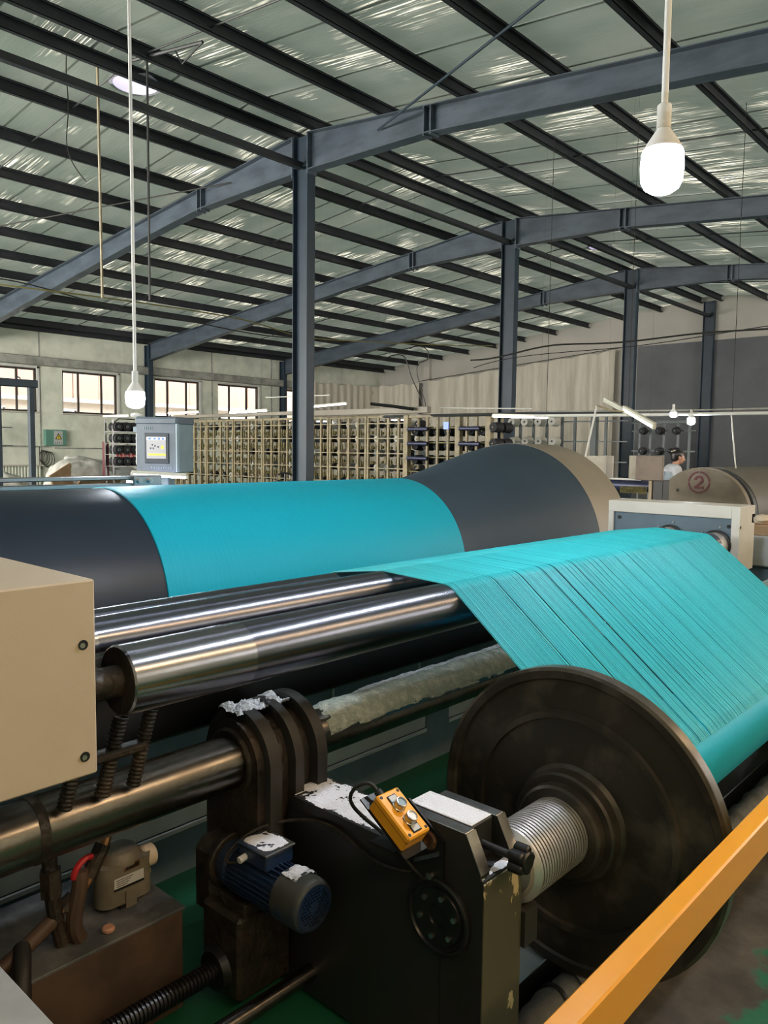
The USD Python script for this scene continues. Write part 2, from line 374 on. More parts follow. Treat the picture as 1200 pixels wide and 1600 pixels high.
struct('floor', M().box((XL - .3, YN - .3, -.2), (XR + .3, YF + .3, 0)), 'floor')
# left wall with five windows
WIN = [(8.9, 11.0), (11.8, 13.7), (15.1, 16.95), (17.75, 19.68), (21.0, 22.9)]
WZ0, WZ1 = 2.67, 4.0
holes = [sbox(a, WZ0, b, WZ1) for a, b in WIN] + [sbox(3.1, WZ0, 5.0, WZ1), sbox(6.0, WZ0, 7.9, WZ1)]
wl = Polygon([(YN, 0), (YF, 0), (YF, 5.4), (YN, 5.4)])
for h in holes: wl = wl.difference(h)
wall = thing('wall_left', 'pale weathered plaster side wall with a row of windows', 'wall', kind='structure')
part(wall, 'plaster', M().prism(wl, .26, (XL, 0, 0), (0, 1, 0), (0, 0, 1), (-1, 0, 0)), 'wall_paint', smooth=False)
for y in (5.0, 11.08, 17.48, 20.3): part(wall, 'seam_strip', M().box((XL, y - .02, .9), (XL + .012, y + .02, 5.2)), 'pipe_dirty')
part(wall, 'lower_conduit', M().cyl((XL + .04, 3, 1.63), (XL + .04, 11.3, 1.60), .022, 8), 'pipe_dirty')
part(wall, 'conduit', M().tube([(XL + .04, 11.5, 1.56), (XL + .04, 13.7, 1.56), (XL + .04, 15.0, 2.18), (XL + .04, 15.2, 2.6)], .022, 6), 'pipe_dirty')
for i, (a, b) in enumerate(WIN + [(3.1, 5.0), (6.0, 7.9)]):
    w = thing('window_%d' % (i + 1), kind='structure')
    x0 = XL - .12; fr = M(); t = .055
    for lo, hi in (((a, WZ0), (b, WZ0 + t)), ((a, WZ1 - t), (b, WZ1)), ((a, WZ0), (a + t, WZ1)), ((b - t, WZ0), (b, WZ1))):
        fr.box((x0 - .03, lo[0], lo[1]), (x0 + .05, hi[0], hi[1]))
    q_window_frame = part(w, 'window_frame', fr, 'window_frame')
    for f_ in (.30, .72):
        yy = a + (b - a) * f_; part(q_window_frame, 'mullion', M().box((x0 - .02, yy - .025, WZ0), (x0 + .04, yy + .025, WZ1)), 'window_frame')
    for f0, f1 in ((0, .30), (.30, .72), (.72, 1)):
        part(w, 'pane', M().box((x0 - .003, a + (b - a) * f0 + .02, WZ0 + .03), (x0 + .003, a + (b - a) * f1 - .02, WZ1 - .03)), 'glass')
    part(w, 'sill', M().box((XL - .1, a - .05, WZ0 - .05), (XL + .09, b + .05, WZ0), .008), 'sill')
    part(w, 'reveal', M().box((XL - .02, b, WZ0), (XL + .03, b + .06, WZ1 + .06)).box((XL - .02, a - .04, WZ1), (XL + .03, b + .06, WZ1 + .06)), 'pipe_white')
# gable walls and right wall
gp = lambda: Polygon([(XL - .3, 0), (XR + .3, 0), (XR + .3, zr(XR) + .16), (RX, RZ + .22), (XL - .3, zr(XL) + .16)])
wb = thing('wall_back', kind='structure')
part(wb, 'plaster', M().prism(gp(), .2, (0, YF, 0), (1, 0, 0), (0, 0, 1), (0, 1, 0)), 'wall_far', smooth=False)
part(wb, 'grey_sheet', M().box((-12.2, YF - .05, 0), (XR, YF, 5.35)), 'wall_grey')
part(wb, 'white_post', M().box((-21.80, YF - .16, 0), (-21.48, YF, 5.5), .01), 'wall_far')
struct('wall_front', M().prism(gp().difference(sbox(-23.5, 1.8, -8.5, 4.0)), .2, (0, YN - .2, 0), (1, 0, 0), (0, 0, 1), (0, 1, 0)), 'wall_paint')
wr = Polygon([(YN, 0), (YF, 0), (YF, 5.3), (YN, 5.3)]).difference(sbox(13.0, 1.6, 24.5, 3.8))
struct('wall_right', M().prism(wr, .26, (XR, 0, 0), (0, 1, 0), (0, 0, 1), (1, 0, 0)), 'wall_paint')

# roof: lining panels, purlins, sag rods and a skylight strip
roof = thing('ceiling', kind='structure')
th = math.atan(SL); CT = math.cos(th)
VENT = [(-10.38, 6.17, .31), (-9.60, 18.6, .26)]


def slope_panel(x0, x1, y0, y1, lift, tk=.02):
    g = sbox(min(x0, x1), y0, max(x0, x1), y1)
    for vx, vy, vr in VENT:
        from shapely.geometry import Point
        g = g.difference(Point(vx, vy).buffer(vr, 16))
    m = M()
    if g.is_empty: return m
    m.prism(g, tk); v, f = m.get(); f = f[(v[f][:, :, 2] < tk / 2).all(1)]; v[:, 2] = zr(v[:, 0]) + .185 + lift
    r = M(); r.add(v, f); return r


k = 0
for y0 in np.arange(YN - .3, YF + .3, 1.2):
    for x0, x1 in ((XL - .6, RX + .0), (RX, 2.7), (4.1, XR + .6)):
        part(roof, 'roof_panel', slope_panel(x0, x1, y0, y0 + 1.24, .006 * (k % 2)), 'roof_film', smooth=False)
    k += 1
for y0 in np.arange(YN - .3, YF, 3.0): part(roof, 'skylight_panel', slope_panel(2.66, 4.14, y0, y0 + 3.02, .012, .006), 'frp', smooth=False)
PUR = [-10.03, -11.40, -12.75, -14.1, -15.45, -16.8, -18.15, -19.5, -20.85, -22.2, -23.55, -24.2, -9.39, -7.98, -6.55, -5.15, -3.8, -2.4, -1.0, .4, 1.8, 4.6]
for x in PUR:
    z = zr(x); m = M()
    for lo, hi in (((-.035, .0), (-.028, .18)), ((-.035, .0), (.035, .008)), ((-.035, .172), (.035, .18)), ((.028, .0), (.035, .025)), ((.028, .155), (.035, .18))):
        m.box((x + lo[0], YN, z + lo[1]), (x + hi[0], YF - .02, z + hi[1]))
    part(roof, 'purlin', m, 'purlin_steel', smooth=False)
for y in (-.25, 5.75, 11.75, 17.75, 23.75):
    for xa, xb in ((-10.05, -24.2), (-9.39, 4.6)):
        part(roof, 'sag_rod', M().tube([(xa, y, zr(xa) + .09), (xb, y, zr(xb) + .09)], .012, 6), 'tie_steel')
for i, (vx, vy, vr) in enumerate(VENT):
    z0 = zr(vx) + .16
    v = thing('roof_ventilator', ('round white ventilator opening in the roof beside the long white hanging cord', 'small round white roof ventilator opening near the far pillars')[i], 'roof ventilator', loc=(vx, vy, z0))
    a = M().lathe([(0, vr + .05), (0, vr), (.42, vr), (.42, vr + .02), (0.04, vr + .02), (0, vr + .05)], (vx, vy, z0), (0, 0, 1), 32)
    part(v, 'throat', a, 'vent_white')
    part(v, 'dome', M().lathe([(.50, 1e-4), (.48, vr * .6), (.42, vr + .015)], (vx, vy, z0), (0, 0, 1), 32), 'vent_dome')
    part(v, 'crossbar', M().box((vx - .012, vy - vr, z0 + .2), (vx + .012, vy + vr, z0 + .23)), 'navy_metal')

# steel columns and rafters
ORD = ('nearest', 'second', 'third', 'farthest')
def column(x, y, ztop, label, name='column', a=.33, b=.17, mt='steel_blue'):
    c = thing(name, label, 'steel column', loc=(x, y, 0), kind='structure')
    tf = .016
    for s in (-1, 1): part(c, 'flange', M().box((x + s * a / 2 - tf / 2, y - b / 2, .02), (x + s * a / 2 + tf / 2, y + b / 2, ztop)), mt)
    part(c, 'web', M().box((x - a / 2, y - .006, .02), (x + a / 2, y + .006, ztop)), mt)
    part(c, 'base_plate', M().box((x - a / 2 - .06, y - b / 2 - .06, 0), (x + a / 2 + .06, y + b / 2 + .06, .02)), mt)
    for s in (-1, 1): part(c, 'stiffener', M().box((x - a / 2, y + s * .006, ztop - .50), (x + a / 2, y + s * b / 2, ztop - .485)), mt)
    return c


for i, y in enumerate((8.75, 14.75, 20.75, 26.55)):
    column(RX, y, RZ - .02, ('dark blue steel pillar in the middle, standing before the yarn creel', 'dark blue steel pillar rising behind the grey cone of the drum', 'dark blue steel pillar between the curtain and the grey wall', 'dark blue steel pillar standing against the grey far wall')[i])
for i, y in enumerate((8.75, 14.75, 20.75)):
    column(XL + .2, y, zr(XL + .2) - .02, ('steel column on the window wall near the wide window', 'steel column on the window wall behind the hanging bulb', 'steel column in the corner where the window wall meets the curtain')[i], 'wall_column', .26, .16)


def rafter(y, side, label):
    r = thing('rafter', label, 'roof beam', loc=(RX, y, RZ), kind='structure')
    if side < 0: pts = [(RX - .18, .58), (-12.45, .36), (-15, .37), (XL + .33, .56)]
    else: pts = [(RX + .18, .58), (-7.1, .37), (-3, .34), (XR - .2, .42)]
    xs = np.array([p[0] for p in pts]); dp = np.array([p[1] for p in pts])
    top = [(x, zr(x)) for x in xs]; bot = [(x, zr(x) - d) for x, d in pts]
    part(r, 'web', M().prism(Polygon(top + bot[::-1]), .012, (0, y - .006, 0), (1, 0, 0), (0, 0, 1), (0, 1, 0)), 'rafter_paint', smooth=False)
    for nm, line, s in (('top_flange', top, -1), ('bottom_flange', bot, 1)):
        pg = Polygon(line + [(x, z + s * .014) for x, z in line[::-1]])
        part(r, nm, M().prism(pg, .2, (0, y - .1, 0), (1, 0, 0), (0, 0, 1), (0, 1, 0)), 'rafter_paint', smooth=False)
    for x in ([-12.40, -12.52] if side < 0 else [-7.05, -7.17]):
        d = float(np.interp(x, xs if side > 0 else xs[::-1], dp if side > 0 else dp[::-1]))
        part(r, 'splice_plate', M().box((x - .012, y - .095, zr(x) - d - .03), (x + .012, y + .095, zr(x) - .014)), 'rafter_paint')
    e = xs[0]; part(r, 'end_plate', M().box((e - .012, y - .1, RZ - .66), (e + .012, y + .1, RZ - .03)), 'rafter_paint')


for i, y in enumerate(FRAMES):
    n = ('frame over the machine, nearest', 'first frame with the middle pillar', 'second frame', 'third frame')[i]
    rafter(y, -1, ('sloping steel roof beam above and behind the camera, window side', 'sloping steel roof beam from the middle pillar down to the window wall', 'sloping steel roof beam from the second pillar down behind the hanging bulb', 'sloping steel roof beam from the third pillar down to the curtain corner')[i])
    rafter(y, 1, ('sloping steel roof beam above the camera, skylight side', 'deep steel roof beam from the middle pillar toward the bright lamp', 'steel roof beam from the second pillar passing below the bright lamp', 'steel roof beam from the third pillar, farthest on the lamp side')[i])
# ties between the pillar heads
for i, (a, b) in enumerate(((2.75, 8.75), (8.75, 14.75), (14.75, 20.75), (20.75, 26.5))):
    solo('tie_beam', M().box((RX - .05, a + .05, 6.07), (RX + .05, b - .05, 6.17), .006), 'purlin_steel', ('steel tie running to the middle pillar head from the camera side', 'steel tie between the middle and the second pillar heads', 'steel tie between the second and the third pillar heads', 'steel tie from the third pillar head to the far wall pillar')[i], 'tie beam')
solo('brace_rod', M().tube([(-8.06, 8.70, 6.26), (-3.2, 6.3, 5.80)], .016, 6), 'steel_blue', 'slanting steel brace rod under the roof from the beam right of the middle pillar', 'brace rod')
solo('brace_rod', M().tube([(-11.6, 8.72, 6.27), (-16.2, 6.4, 5.80), (-20, 4.2, 5.4)], .012, 6), 'cable', 'thin dark brace rod crossing the roof from the beam left of the middle pillar', 'brace rod')
bx = M().tube([(-9.73, 5.73, 6.68), (-8.42, 5.92, 6.56)], .022, 6)
solo('roof_bracket', bx.tube([(-8.9, 5.85, 6.58), (-8.75, 5.85, 6.38), (-8.42, 5.92, 6.56)], .012, 6), 'tie_steel', 'small bent steel bracket hanging under the roof sheet near the ventilator', 'bracket')
# duct along the window wall
solo('wall_duct', M().box((XL, 3, 4.08), (XL + .28, 26.2, 4.34), .02), 'pipe_dirty', 'long grey boxed duct running along the window wall above the windows', 'duct')
# outside, seen through the windows
nb = thing('neighbour_building', 'sunlit pink and white building outside the windows', 'building', loc=(-29.5, 12, 0))
part(nb, 'lower_wall', M().box((-30, -2, 0), (-29.5, 34, 3.35)), 'facade_white')
for j in range(30):
    y = 1 + j * 1.05; part(nb, 'cladding_panel', M().box((-29.62, y, 3.4), (-29.4 + .03 * (j % 2), y + 1.02, 6.6)), 'facade')
part(nb, 'ledge', M().box((-29.6, -2, 3.3), (-29.2, 34, 3.45)), 'facade_white')
for y in (10.6, 13.3, 17.5, 21.5): part(nb, 'door_frame', M().box((-29.5, y, 0), (-29.44, y + .08, 3.0)).box((-29.5, y + 1.4, 0), (-29.44, y + 1.48, 3.0)).box((-29.5, y, 2.95), (-29.44, y + 1.48, 3.05)), 'white')
struct('ground_outside', M().box((-60, -40, -.3), (XL - .3, 70, -.21)), 'sill')

# curtain across the far end
def curtain(pts, z1, z0, label, amp=.09, wl=.42, seed=0):
    pts = np.asarray(pts, float); L = np.r_[0, np.cumsum(np.linalg.norm(np.diff(pts, axis=0), axis=1))]
    n = int(L[-1] / .05); s = np.linspace(0, L[-1], n)
    xy = np.stack([np.interp(s, L, pts[:, 0]), np.interp(s, L, pts[:, 1])], 1)
    t = np.gradient(xy, axis=0); t /= np.linalg.norm(t, axis=1, keepdims=True); nn = np.stack([-t[:, 1], t[:, 0]], 1)
    rows = 14; V = []
    for r in range(rows):
        u = r / (rows - 1)
        ph = s / wl * 2 * math.pi + 1.5 * meshkit.noise(np.stack([s * .7, s * 0, s * 0 + seed], 1), 3) * 6
        a = amp * (.25 + .75 * u) * (.4 + 1.2 * meshkit.noise(np.stack([s * .9, s * 0 + u * 1.2, s * 0], 1), 5 + seed))
        d = np.sin(ph) * a
        zt = np.interp(s, [0, L[-1]], z1) - .07 * (np.sin(s / 1.05 * math.pi) ** 2) * (1 - u)
        z = zt * (1 - u) + z0 * u
        V.append(np.c_[xy + nn * d[:, None], z])
    V = np.vstack(V); f = [[r * n + i, r * n + i + 1, (r + 1) * n + i + 1, (r + 1) * n + i] for r in range(rows - 1) for i in range(n - 1)]
    m = M(); m.add(V, f); V2 = V.copy(); V2[:, :2] += np.tile(nn, (rows, 1)) * .006; m.add(V2, np.array(f)[:, ::-1])
    return solo('curtain', m, 'curtain', label, 'curtain', smooth=True)


curtain([(-24.05, 21.2), (-24.1, 26.3), (-21.9, 26.45)], (4.35, 4.55), .4, 'cream pleated curtain hung round the far corner, left of the white post', seed=1)
curtain([(-21.45, 26.45), (-12.9, 26.45)], (4.6, 5.28), .3, 'long cream pleated curtain between the white post and the third pillar', amp=.13, wl=.7, seed=2)
solo('curtain_wire', M().tube([(-21.9, 26.45, 4.6), (-12.6, 26.45, 5.33)], .012, 5), 'cable', 'thin wire carrying the long cream curtain', 'wire')

# ================================================================== the beaming machine
Y = np.array([0, 1.0, 0])
DR = np.array([-3.829, 0, 0.797]); DRr = .607
drum = thing('warping_drum', 'huge dark grey warping drum with flared cone and cream end ring', 'warping drum', loc=(DR[0], 3.0, 0))
part(drum, 'barrel', M().lathe([(.3, .05), (.3, DRr - .01), (.31, DRr), (4.42, DRr)], DR, Y, 160), 'drum_dark')
cone = [(4.42, DRr), (4.42, .6165), (4.5, .619), (4.62, .632), (4.8, .666), (5.0, .712), (5.2, .760), (5.4, .806), (5.6, .848), (5.75, .873), (5.85, .888), (5.885, .893)]
part(drum, 'cone', M().lathe(cone, DR, Y, 160), 'cone_dark', 'dark blue-grey flared cone', smooth=40)
part(drum, 'end_ring', M().lathe([(5.885, .88), (5.886, .8945), (6.44, .8945), (6.455, .885), (6.455, .06)], DR, Y, 160), 'cone_cream', 'cream end ring')
part(drum, 'axle', M().cyl(DR + Y * -.1, DR + Y * 7.0, .07, 24), 'steel')
part(drum, 'bearing_stand', M().box((DR[0] - .35, 6.62, 0), (DR[0] + .35, 6.9, .9), .02), 'blue_grey')
part(drum, 'bearing_stand', M().box((DR[0] - .35, -.05, 0), (DR[0] + .35, .2, .9), .02), 'blue_grey')
solo('drum_yarn', M().lathe([(2.06, DRr + .001), (2.062, .614), (4.418, .6165), (4.419, DRr + .001)], DR, Y, 200), 'yarn_wound', 'broad smooth layer of turquoise yarn wound round the dark drum', 'yarn')
gr = thing('guide_rail', 'bright aluminium guide rail behind the dark drum', 'guide rail', loc=(-4.72, 1, 0))
part(gr, 'upper_bar', M().box((-4.74, -1.5, 1.405), (-4.69, 2.86, 1.432), .005), 'aluminium')
part(gr, 'lower_bar', M().box((-4.74, -1.5, 1.355), (-4.68, 2.80, 1.385), .005), 'aluminium')
part(gr, 'end_bracket', M().box((-4.76, 2.72, 1.34), (-4.66, 2.93, 1.432), .006), 'aluminium')
for y in (2.76, 2.84): part(gr, 'bolt', M().cyl((-4.66, y, 1.40), (-4.64, y, 1.40), .015, 10), 'steel')
for y in (-.8, 2.4): part(gr, 'post', M().box((-4.76, y - .05, 0), (-4.70, y + .05, 1.36)), 'blue_grey')

# guide rollers
ROL = [((-1.596, 1.098), .0800, 'front'), ((-1.865, 1.120), .0700, 'mid'), ((-2.10, 1.098), .060, 'rear')]
RLAB = ('thick polished steel guide roller nearest the beam, bare near the cream box', 'polished steel guide roller just behind the thick front one', 'slim dark polished guide roller closest to the drum')
for (c, r, _), lab in zip(ROL, RLAB):
    g = thing('guide_roller', lab, 'guide roller', loc=(c[0], 2.5, c[1])); o = np.array([c[0], 0, c[1]])
    yb = 1.22 if _ == 'front' else .95
    part(g, 'roller_body', M().lathe([(.885, .045), (.885, r - .004), (.889, r), (yb, r)], o, Y, 96), 'chrome')
    part(g, 'worn_body', M().lathe([(yb, r), (4.50, r), (4.504, r - .003), (4.504, .04)], o, Y, 96), 'chrome_worn', 'darker worn stretch of the roller')
    part(g, 'journal', M().lathe([(4.504, .035), (4.504, r * .93), (4.60, r * .93), (4.60, .02)], o, Y, 40), 'bright_steel')
    part(g, 'journal', M().lathe([(.80, .02), (.80, .036), (.885, .036), (.885, .02)], o, Y, 32), 'greasy')
    part(g, 'end_face', M().lathe([(.884, .036), (.8845, r - .005), (.8852, r - .004)], o, Y, 64), 'greasy')


def tangent(c0, r0, c1, r1, side0, side1):
    """points where a thread running from circle 0 to circle 1 leaves and lands; side +1: passes on the left of the travel direction's right-hand normal"""
    c0, c1 = np.asarray(c0, float), np.asarray(c1, float); d = c1 - c0; L = np.hypot(*d); a = math.atan2(d[1], d[0])
    s = side0 * r0 - side1 * r1
    b = math.acos(max(-1, min(1, s / L)))
    ang = a + b
    n = np.array([math.cos(ang), math.sin(ang)])
    return c0 + n * r0 * side0, c1 + n * r1 * side1


BC, BR = (-1.066, .553), .168
def upper(c0, r0, c1, r1):
    """common tangent lying above both circles"""
    best = None
    for sg in (1, -1):
        c0a, c1a = np.asarray(c0, float), np.asarray(c1, float); d = c1a - c0a; L = np.hypot(*d); a = math.atan2(d[1], d[0]); b = math.acos((r0 - r1) / L)
        n = np.array([math.cos(a + sg * b), math.sin(a + sg * b)])
        if best is None or n[1] > best[0]: best = (n[1], c0a + n * r0, c1a + n * r1)
    return best[1:]


e = .002
path = []
def arc(c, r, p, q, n, cw=True):
    a0, a1 = math.atan2(p[1] - c[1], p[0] - c[0]), math.atan2(q[1] - c[1], q[0] - c[0])
    while a1 < a0: a1 += 2 * math.pi
    return [np.array([c[0] + r * math.cos(t), c[1] + r * math.sin(t)]) for t in np.linspace(a0, a1, n)]


cs = [(np.array(BC), BR + e)] + [(np.array(c), r + e) for c, r, _ in ROL]
t01 = upper(*cs[0], *cs[1]); t12 = upper(*cs[1], *cs[2]); t23 = upper(*cs[2], *cs[3])
# from the last roller down under the drum: crossing tangent
c3, r3 = cs[3]; cd, rd = np.array([DR[0], DR[2]]), .617 + e
d = cd - c3; L = np.hypot(*d); a = math.atan2(d[1], d[0]); b = math.acos((r3 + rd) / L)
cand = []
for sg in (1, -1):
    n_ = np.array([math.cos(a + sg * b), math.sin(a + sg * b)]); cand.append((n_[1], c3 + n_ * r3, cd - n_ * rd))
_, p3, pd = max(cand)
a_s = math.atan2(t01[0][1] - BC[1], t01[0][0] - BC[0])
path = [np.array([BC[0] + (BR + e) * math.cos(t), BC[1] + (BR + e) * math.sin(t)]) for t in np.linspace(a_s - .25, a_s, 4)]
path += [t01[0] + (t01[1] - t01[0]) * t for t in (.33, .66)]
path += arc(cs[1][0], cs[1][1], t01[1], t12[0], 9) + arc(cs[2][0], cs[2][1], t12[1], t23[0], 4) + arc(cs[3][0], cs[3][1], t23[1], p3, 8)
path += [p3 + (pd - p3) * t for t in (.5, 1.0)]
path = np.array(path)
NY = 470
ys = 2.06 + (np.arange(NY) + .5) / NY * 2.358 + rng.normal(0, .0007, NY)
keep = np.ones(NY, bool); keep[rng.choice(NY, 26, replace=False)] = False
P3 = np.c_[path[:, 0], np.zeros(len(path)), path[:, 1]]
sheet = M(); tmp = M().tube(P3, .0019, 5, cap=False); tv, tf = tmp.get()
for y in ys[keep]:
    sheet.add(tv + np.array([0, y, 0]) + rng.normal(0, .0004, 3) * [1, 0, 1], tf)
solo('warp_yarn_sheet', sheet, 'yarn', 'open sheet of parallel turquoise warp yarns running over the rollers to the beam', 'yarn', kind='stuff', smooth=True)

# warp beam
beam = thing('warp_beam', 'warp beam with big dark iron flange and grooved steel shaft end', 'warp beam', loc=(BC[0], 2.0, BC[1])); bo = np.array([BC[0], 0, BC[1]])
fl = [(1.955, .105), (1.955, .150), (1.962, .156), (1.992, .160), (2.004, .170), (2.000, .300), (1.990, .304), (1.990, .322), (2.003, .326), (2.006, .412), (1.998, .418), (1.996, .440)]
q_flange = part(beam, 'flange', M().lathe(fl, bo, Y, 128), 'flange_iron')
part(q_flange, 'flange_rim', M().lathe([(1.996, .440), (2.001, .449), (2.006, .450), (2.038, .450), (2.043, .447), (2.044, .10)], bo, Y, 128), 'flange_rim', 'lighter worn iron rim')
part(q_flange, 'collar', M().lathe([(1.925, .098), (1.922, .122), (1.927, .130), (1.958, .132), (1.958, .098)], bo, Y, 64), 'flange_iron')
sh = [(1.672, .055), (1.672, .082), (1.680, .092)]
yy = 1.684
while yy < 1.93: sh += [(yy, .0975), (yy + .0078, .0975), (yy + .0082, .0915), (yy + .0124, .0915)]; yy += .0128
q_shaft = part(beam, 'shaft', M().lathe(sh + [(1.95, .0905)], bo, Y, 72), 'bright_steel', 'bright grooved shaft end', smooth=20)
gm = M(); yy = 1.684
while yy < 1.93: gm.lathe([(yy + .0080, .0958), (yy + .0126, .0958)], bo, Y, 72); yy += .0128
part(q_shaft, 'shaft_grooves', gm, 'groove')
part(beam, 'journal', M().lathe([(1.56, .01), (1.56, .045), (1.66, .045), (1.672, .07)], bo, Y, 40), 'steel')
part(beam, 'barrel', M().cyl(bo + Y * 2.04, bo + Y * 4.46, .09, 40), 'steel')
part(beam, 'flange', M().lathe([(4.448, .09), (4.448, .445), (4.452, .45), (4.485, .45), (4.49, .445), (4.49, .09)], bo, Y, 96), 'pale_flange', 'pale far flange')
solo('beam_yarn', M().lathe([(2.046, .092), (2.046, BR - .002), (2.05, BR), (4.444, BR), (4.446, .092)], bo, Y, 120), 'yarn_wound', 'roll of turquoise yarn building up on the beam behind the dark flange', 'yarn')
# far bearing of the beam
fb = thing('bearing_stand', 'dark stand carrying the far end of the warp beam', 'bearing stand', loc=(BC[0], 4.7, 0))
part(fb, 'stand_plate', M().box((BC[0] - .3, 4.6, 0), (BC[0] + .12, 4.75, .56), .01), 'iron_plain')
part(fb, 'stub_shaft', M().cyl(bo + Y * 4.49, bo + Y * 4.62, .05, 24), 'steel')

# left cream box (drive cover) and right roller housing
def screw(parent, p, d, r=.009, mt='black'):
    part(parent, 'screw', M().cyl(np.array(p), np.array(p) + np.array(d) * .004, r, 12), mt)


lb = thing('drive_cover', 'cream sheet metal cover box at the near end of the rollers', 'cover box', loc=(-2.0, .2, .93))
part(lb, 'cover', M().box((-2.55, -1.6, .932), (-1.528, .800, 1.346), .004), 'cream_paint')
part(lb, 'rear_frame', M().box((-2.5, -1.5, .94), (-1.55, .80, 1.34), .002), 'blue_grey')
for z in (1.212, .975): part(lb, 'screw_hole', M().cyl((-1.53, .772, z), (-1.5262, .772, z), .0105, 14), 'black'); part(lb, 'screw', M().cyl((-1.527, .770, z - .001), (-1.5245, .770, z - .001), .006, 6), 'steel')
part(lb, 'support_leg', M().box((-2.53, -1.5, 0), (-2.36, -.75, .935), .01), 'frame_blue')
rb = thing('roller_housing', 'cream and blue-grey roller housing at the far end of the rollers', 'housing', loc=(-1.86, 4.74, .93))
hp = Polygon([(4.61, .955), (4.61, 1.326), (4.87, 1.326), (4.87, 1.275), (4.82, 1.275), (4.82, 1.222), (4.87, 1.222), (4.87, .955)])
part(rb, 'side_plate', M().prism(hp, .045, (-1.513, 0, 0), (0, 1, 0), (0, 0, 1), (1, 0, 0)), 'housing_white', smooth=False)
part(rb, 'top_plate', M().box((-2.26, 4.61, 1.255), (-1.513, 4.87, 1.326), .003), 'housing_white')
part(rb, 'side_plate', M().box((-2.26, 4.61, .955), (-2.225, 4.87, 1.256), .003), 'housing_white')
q_face_panel = part(rb, 'face_panel', M().box((-2.226, 4.622, .92), (-1.512, 4.66, 1.256)), 'blue_grey', 'blue-grey recessed face')
for (c, r, _) in ROL[:2]:
    part(q_face_panel, 'bearing_ring', M().lathe([(4.602, r * .9), (4.602, r + .008), (4.625, r + .008)], (c[0], 0, c[1]), Y, 40), 'black')
    for t in np.arange(6) * 60 + 20:
        p = (c[0] + (r + .026) * math.cos(math.radians(t)), 4.622, c[1] + (r + .026) * math.sin(math.radians(t))); part(q_face_panel, 'bolt', M().cyl(p, np.array(p) - Y * .006, .006, 8), 'steel')
for x, z in ((-2.19, 1.222), (-1.53, 1.21)): part(q_face_panel, 'screw_hole', M().cyl((x, 4.623, z), (x, 4.617, z), .011, 12), 'black')
for z in (1.21, 1.0): part(rb, 'screw', M().cyl((-1.47, 4.625, z), (-1.465, 4.625, z), .008, 10), 'black')
part(rb, 'support_leg', M().box((-2.1, 4.66, 0), (-1.6, 4.85, .955), .01), 'frame_blue')

# cross bar under the rollers and the grey sheet base behind
solo('cross_bar', M().box((-2.20, .86, .726), (-2.06, 4.6, .93), .012), 'black', 'dark square bar running low behind the front guide roller', 'cross bar')
base = thing('machine_base', 'blue-grey sheet metal base with pale window openings behind the big tube', 'machine base', loc=(-2.55, 2.5, 0))
bp = sbox(-1.2, 0, 4.62, .92)
for a, b_ in ((-1.1, 1.80), (1.89, 3.12), (3.31, 4.45)): bp = bp.difference(sbox(a, .185, b_, .43))
part(base, 'face_plate', M().prism(bp, .03, (-2.5, 0, 0), (0, 1, 0), (0, 0, 1), (-1, 0, 0)), 'base_blue', smooth=False)
for a, b_ in ((-1.1, 1.80), (1.89, 3.12), (3.31, 4.45)):
    part(base, 'inner_panel', M().box((-2.53, a, .17), (-2.508, b_, .45)), 'base_pale', 'pale grey inner panel')
    part(base, 'ledge', M().box((-2.53, a, .165), (-2.494, b_, .185), .003), 'base_pale')
part(base, 'body', M().box((-3.1, -1.2, 0), (-2.56, 4.62, .9)), 'frame_blue')
for y in (2.44, 3.05, 3.9): part(base, 'panel_seam', M().box((-2.499, y - .004, .46), (-2.494, y + .004, .9)), 'white')

# big pivot tube
TC = np.array([-1.87, 0, .685])
tb = thing('pivot_tube', 'thick shiny steel pivot tube crossing in front of the machine base', 'steel tube', loc=(TC[0], 2, TC[2]))
part(tb, 'tube', M().lathe([(-1.5, .05), (-1.5, .079), (4.6, .079), (4.6, .05)], TC, Y, 80), 'chrome_dark')
part(tb, 'collar', M().lathe([(.795, .079), (.795, .0805), (.80, .0815), (.815, .0815), (.82, .079)], TC, Y, 64), 'greasy')


def fluff(y0, y1, r, a0, a1, ny, na, th_, seed, mt, name, label):
    ys_, as_ = np.linspace(y0, y1, ny), np.linspace(a0, a1, na)
    A, B = np.meshgrid(ys_, as_, indexing='ij'); p = np.stack([A * 9, B * 3, A * 0], -1)
    n1, n2 = meshkit.fbm(p * 1.2, 4, seed), meshkit.fbm(p * 5, 3, seed + 9)
    ed = np.minimum(1, np.minimum((A - y0) / .05, np.minimum((y1 - A) / .05, np.minimum((B - a0) / .3, (a1 - B) / .18))))
    h = th_ * (ed - .25 + (n1 - .5) * 1.5 + (n2 - .5) * .8)
    R = r + np.clip(h, -.0015, .05)
    v = np.stack([TC[0] + R * np.cos(B), A, TC[2] + R * np.sin(B)], -1).reshape(-1, 3)
    f = [[i * na + j, (i + 1) * na + j, (i + 1) * na + j + 1, i * na + j + 1] for i in range(ny - 1) for j in range(na - 1)]
    m = M(); m.add(v, np.array(f)[:, ::-1]); return solo(name, m, mt, label, 'lint', kind='stuff', smooth=True)


fluff(1.74, 3.75, .079, .12, 2.6, 260, 52, .009, 4, 'lint_green', 'lint_layer', 'grey-green lint caked over the top of the thick tube')
fluff(1.95, 3.7, .087, 1.75, 2.35, 220, 12, .010, 8, 'lint', 'lint_layer', 'white lint ridge along the crest of the thick tube')

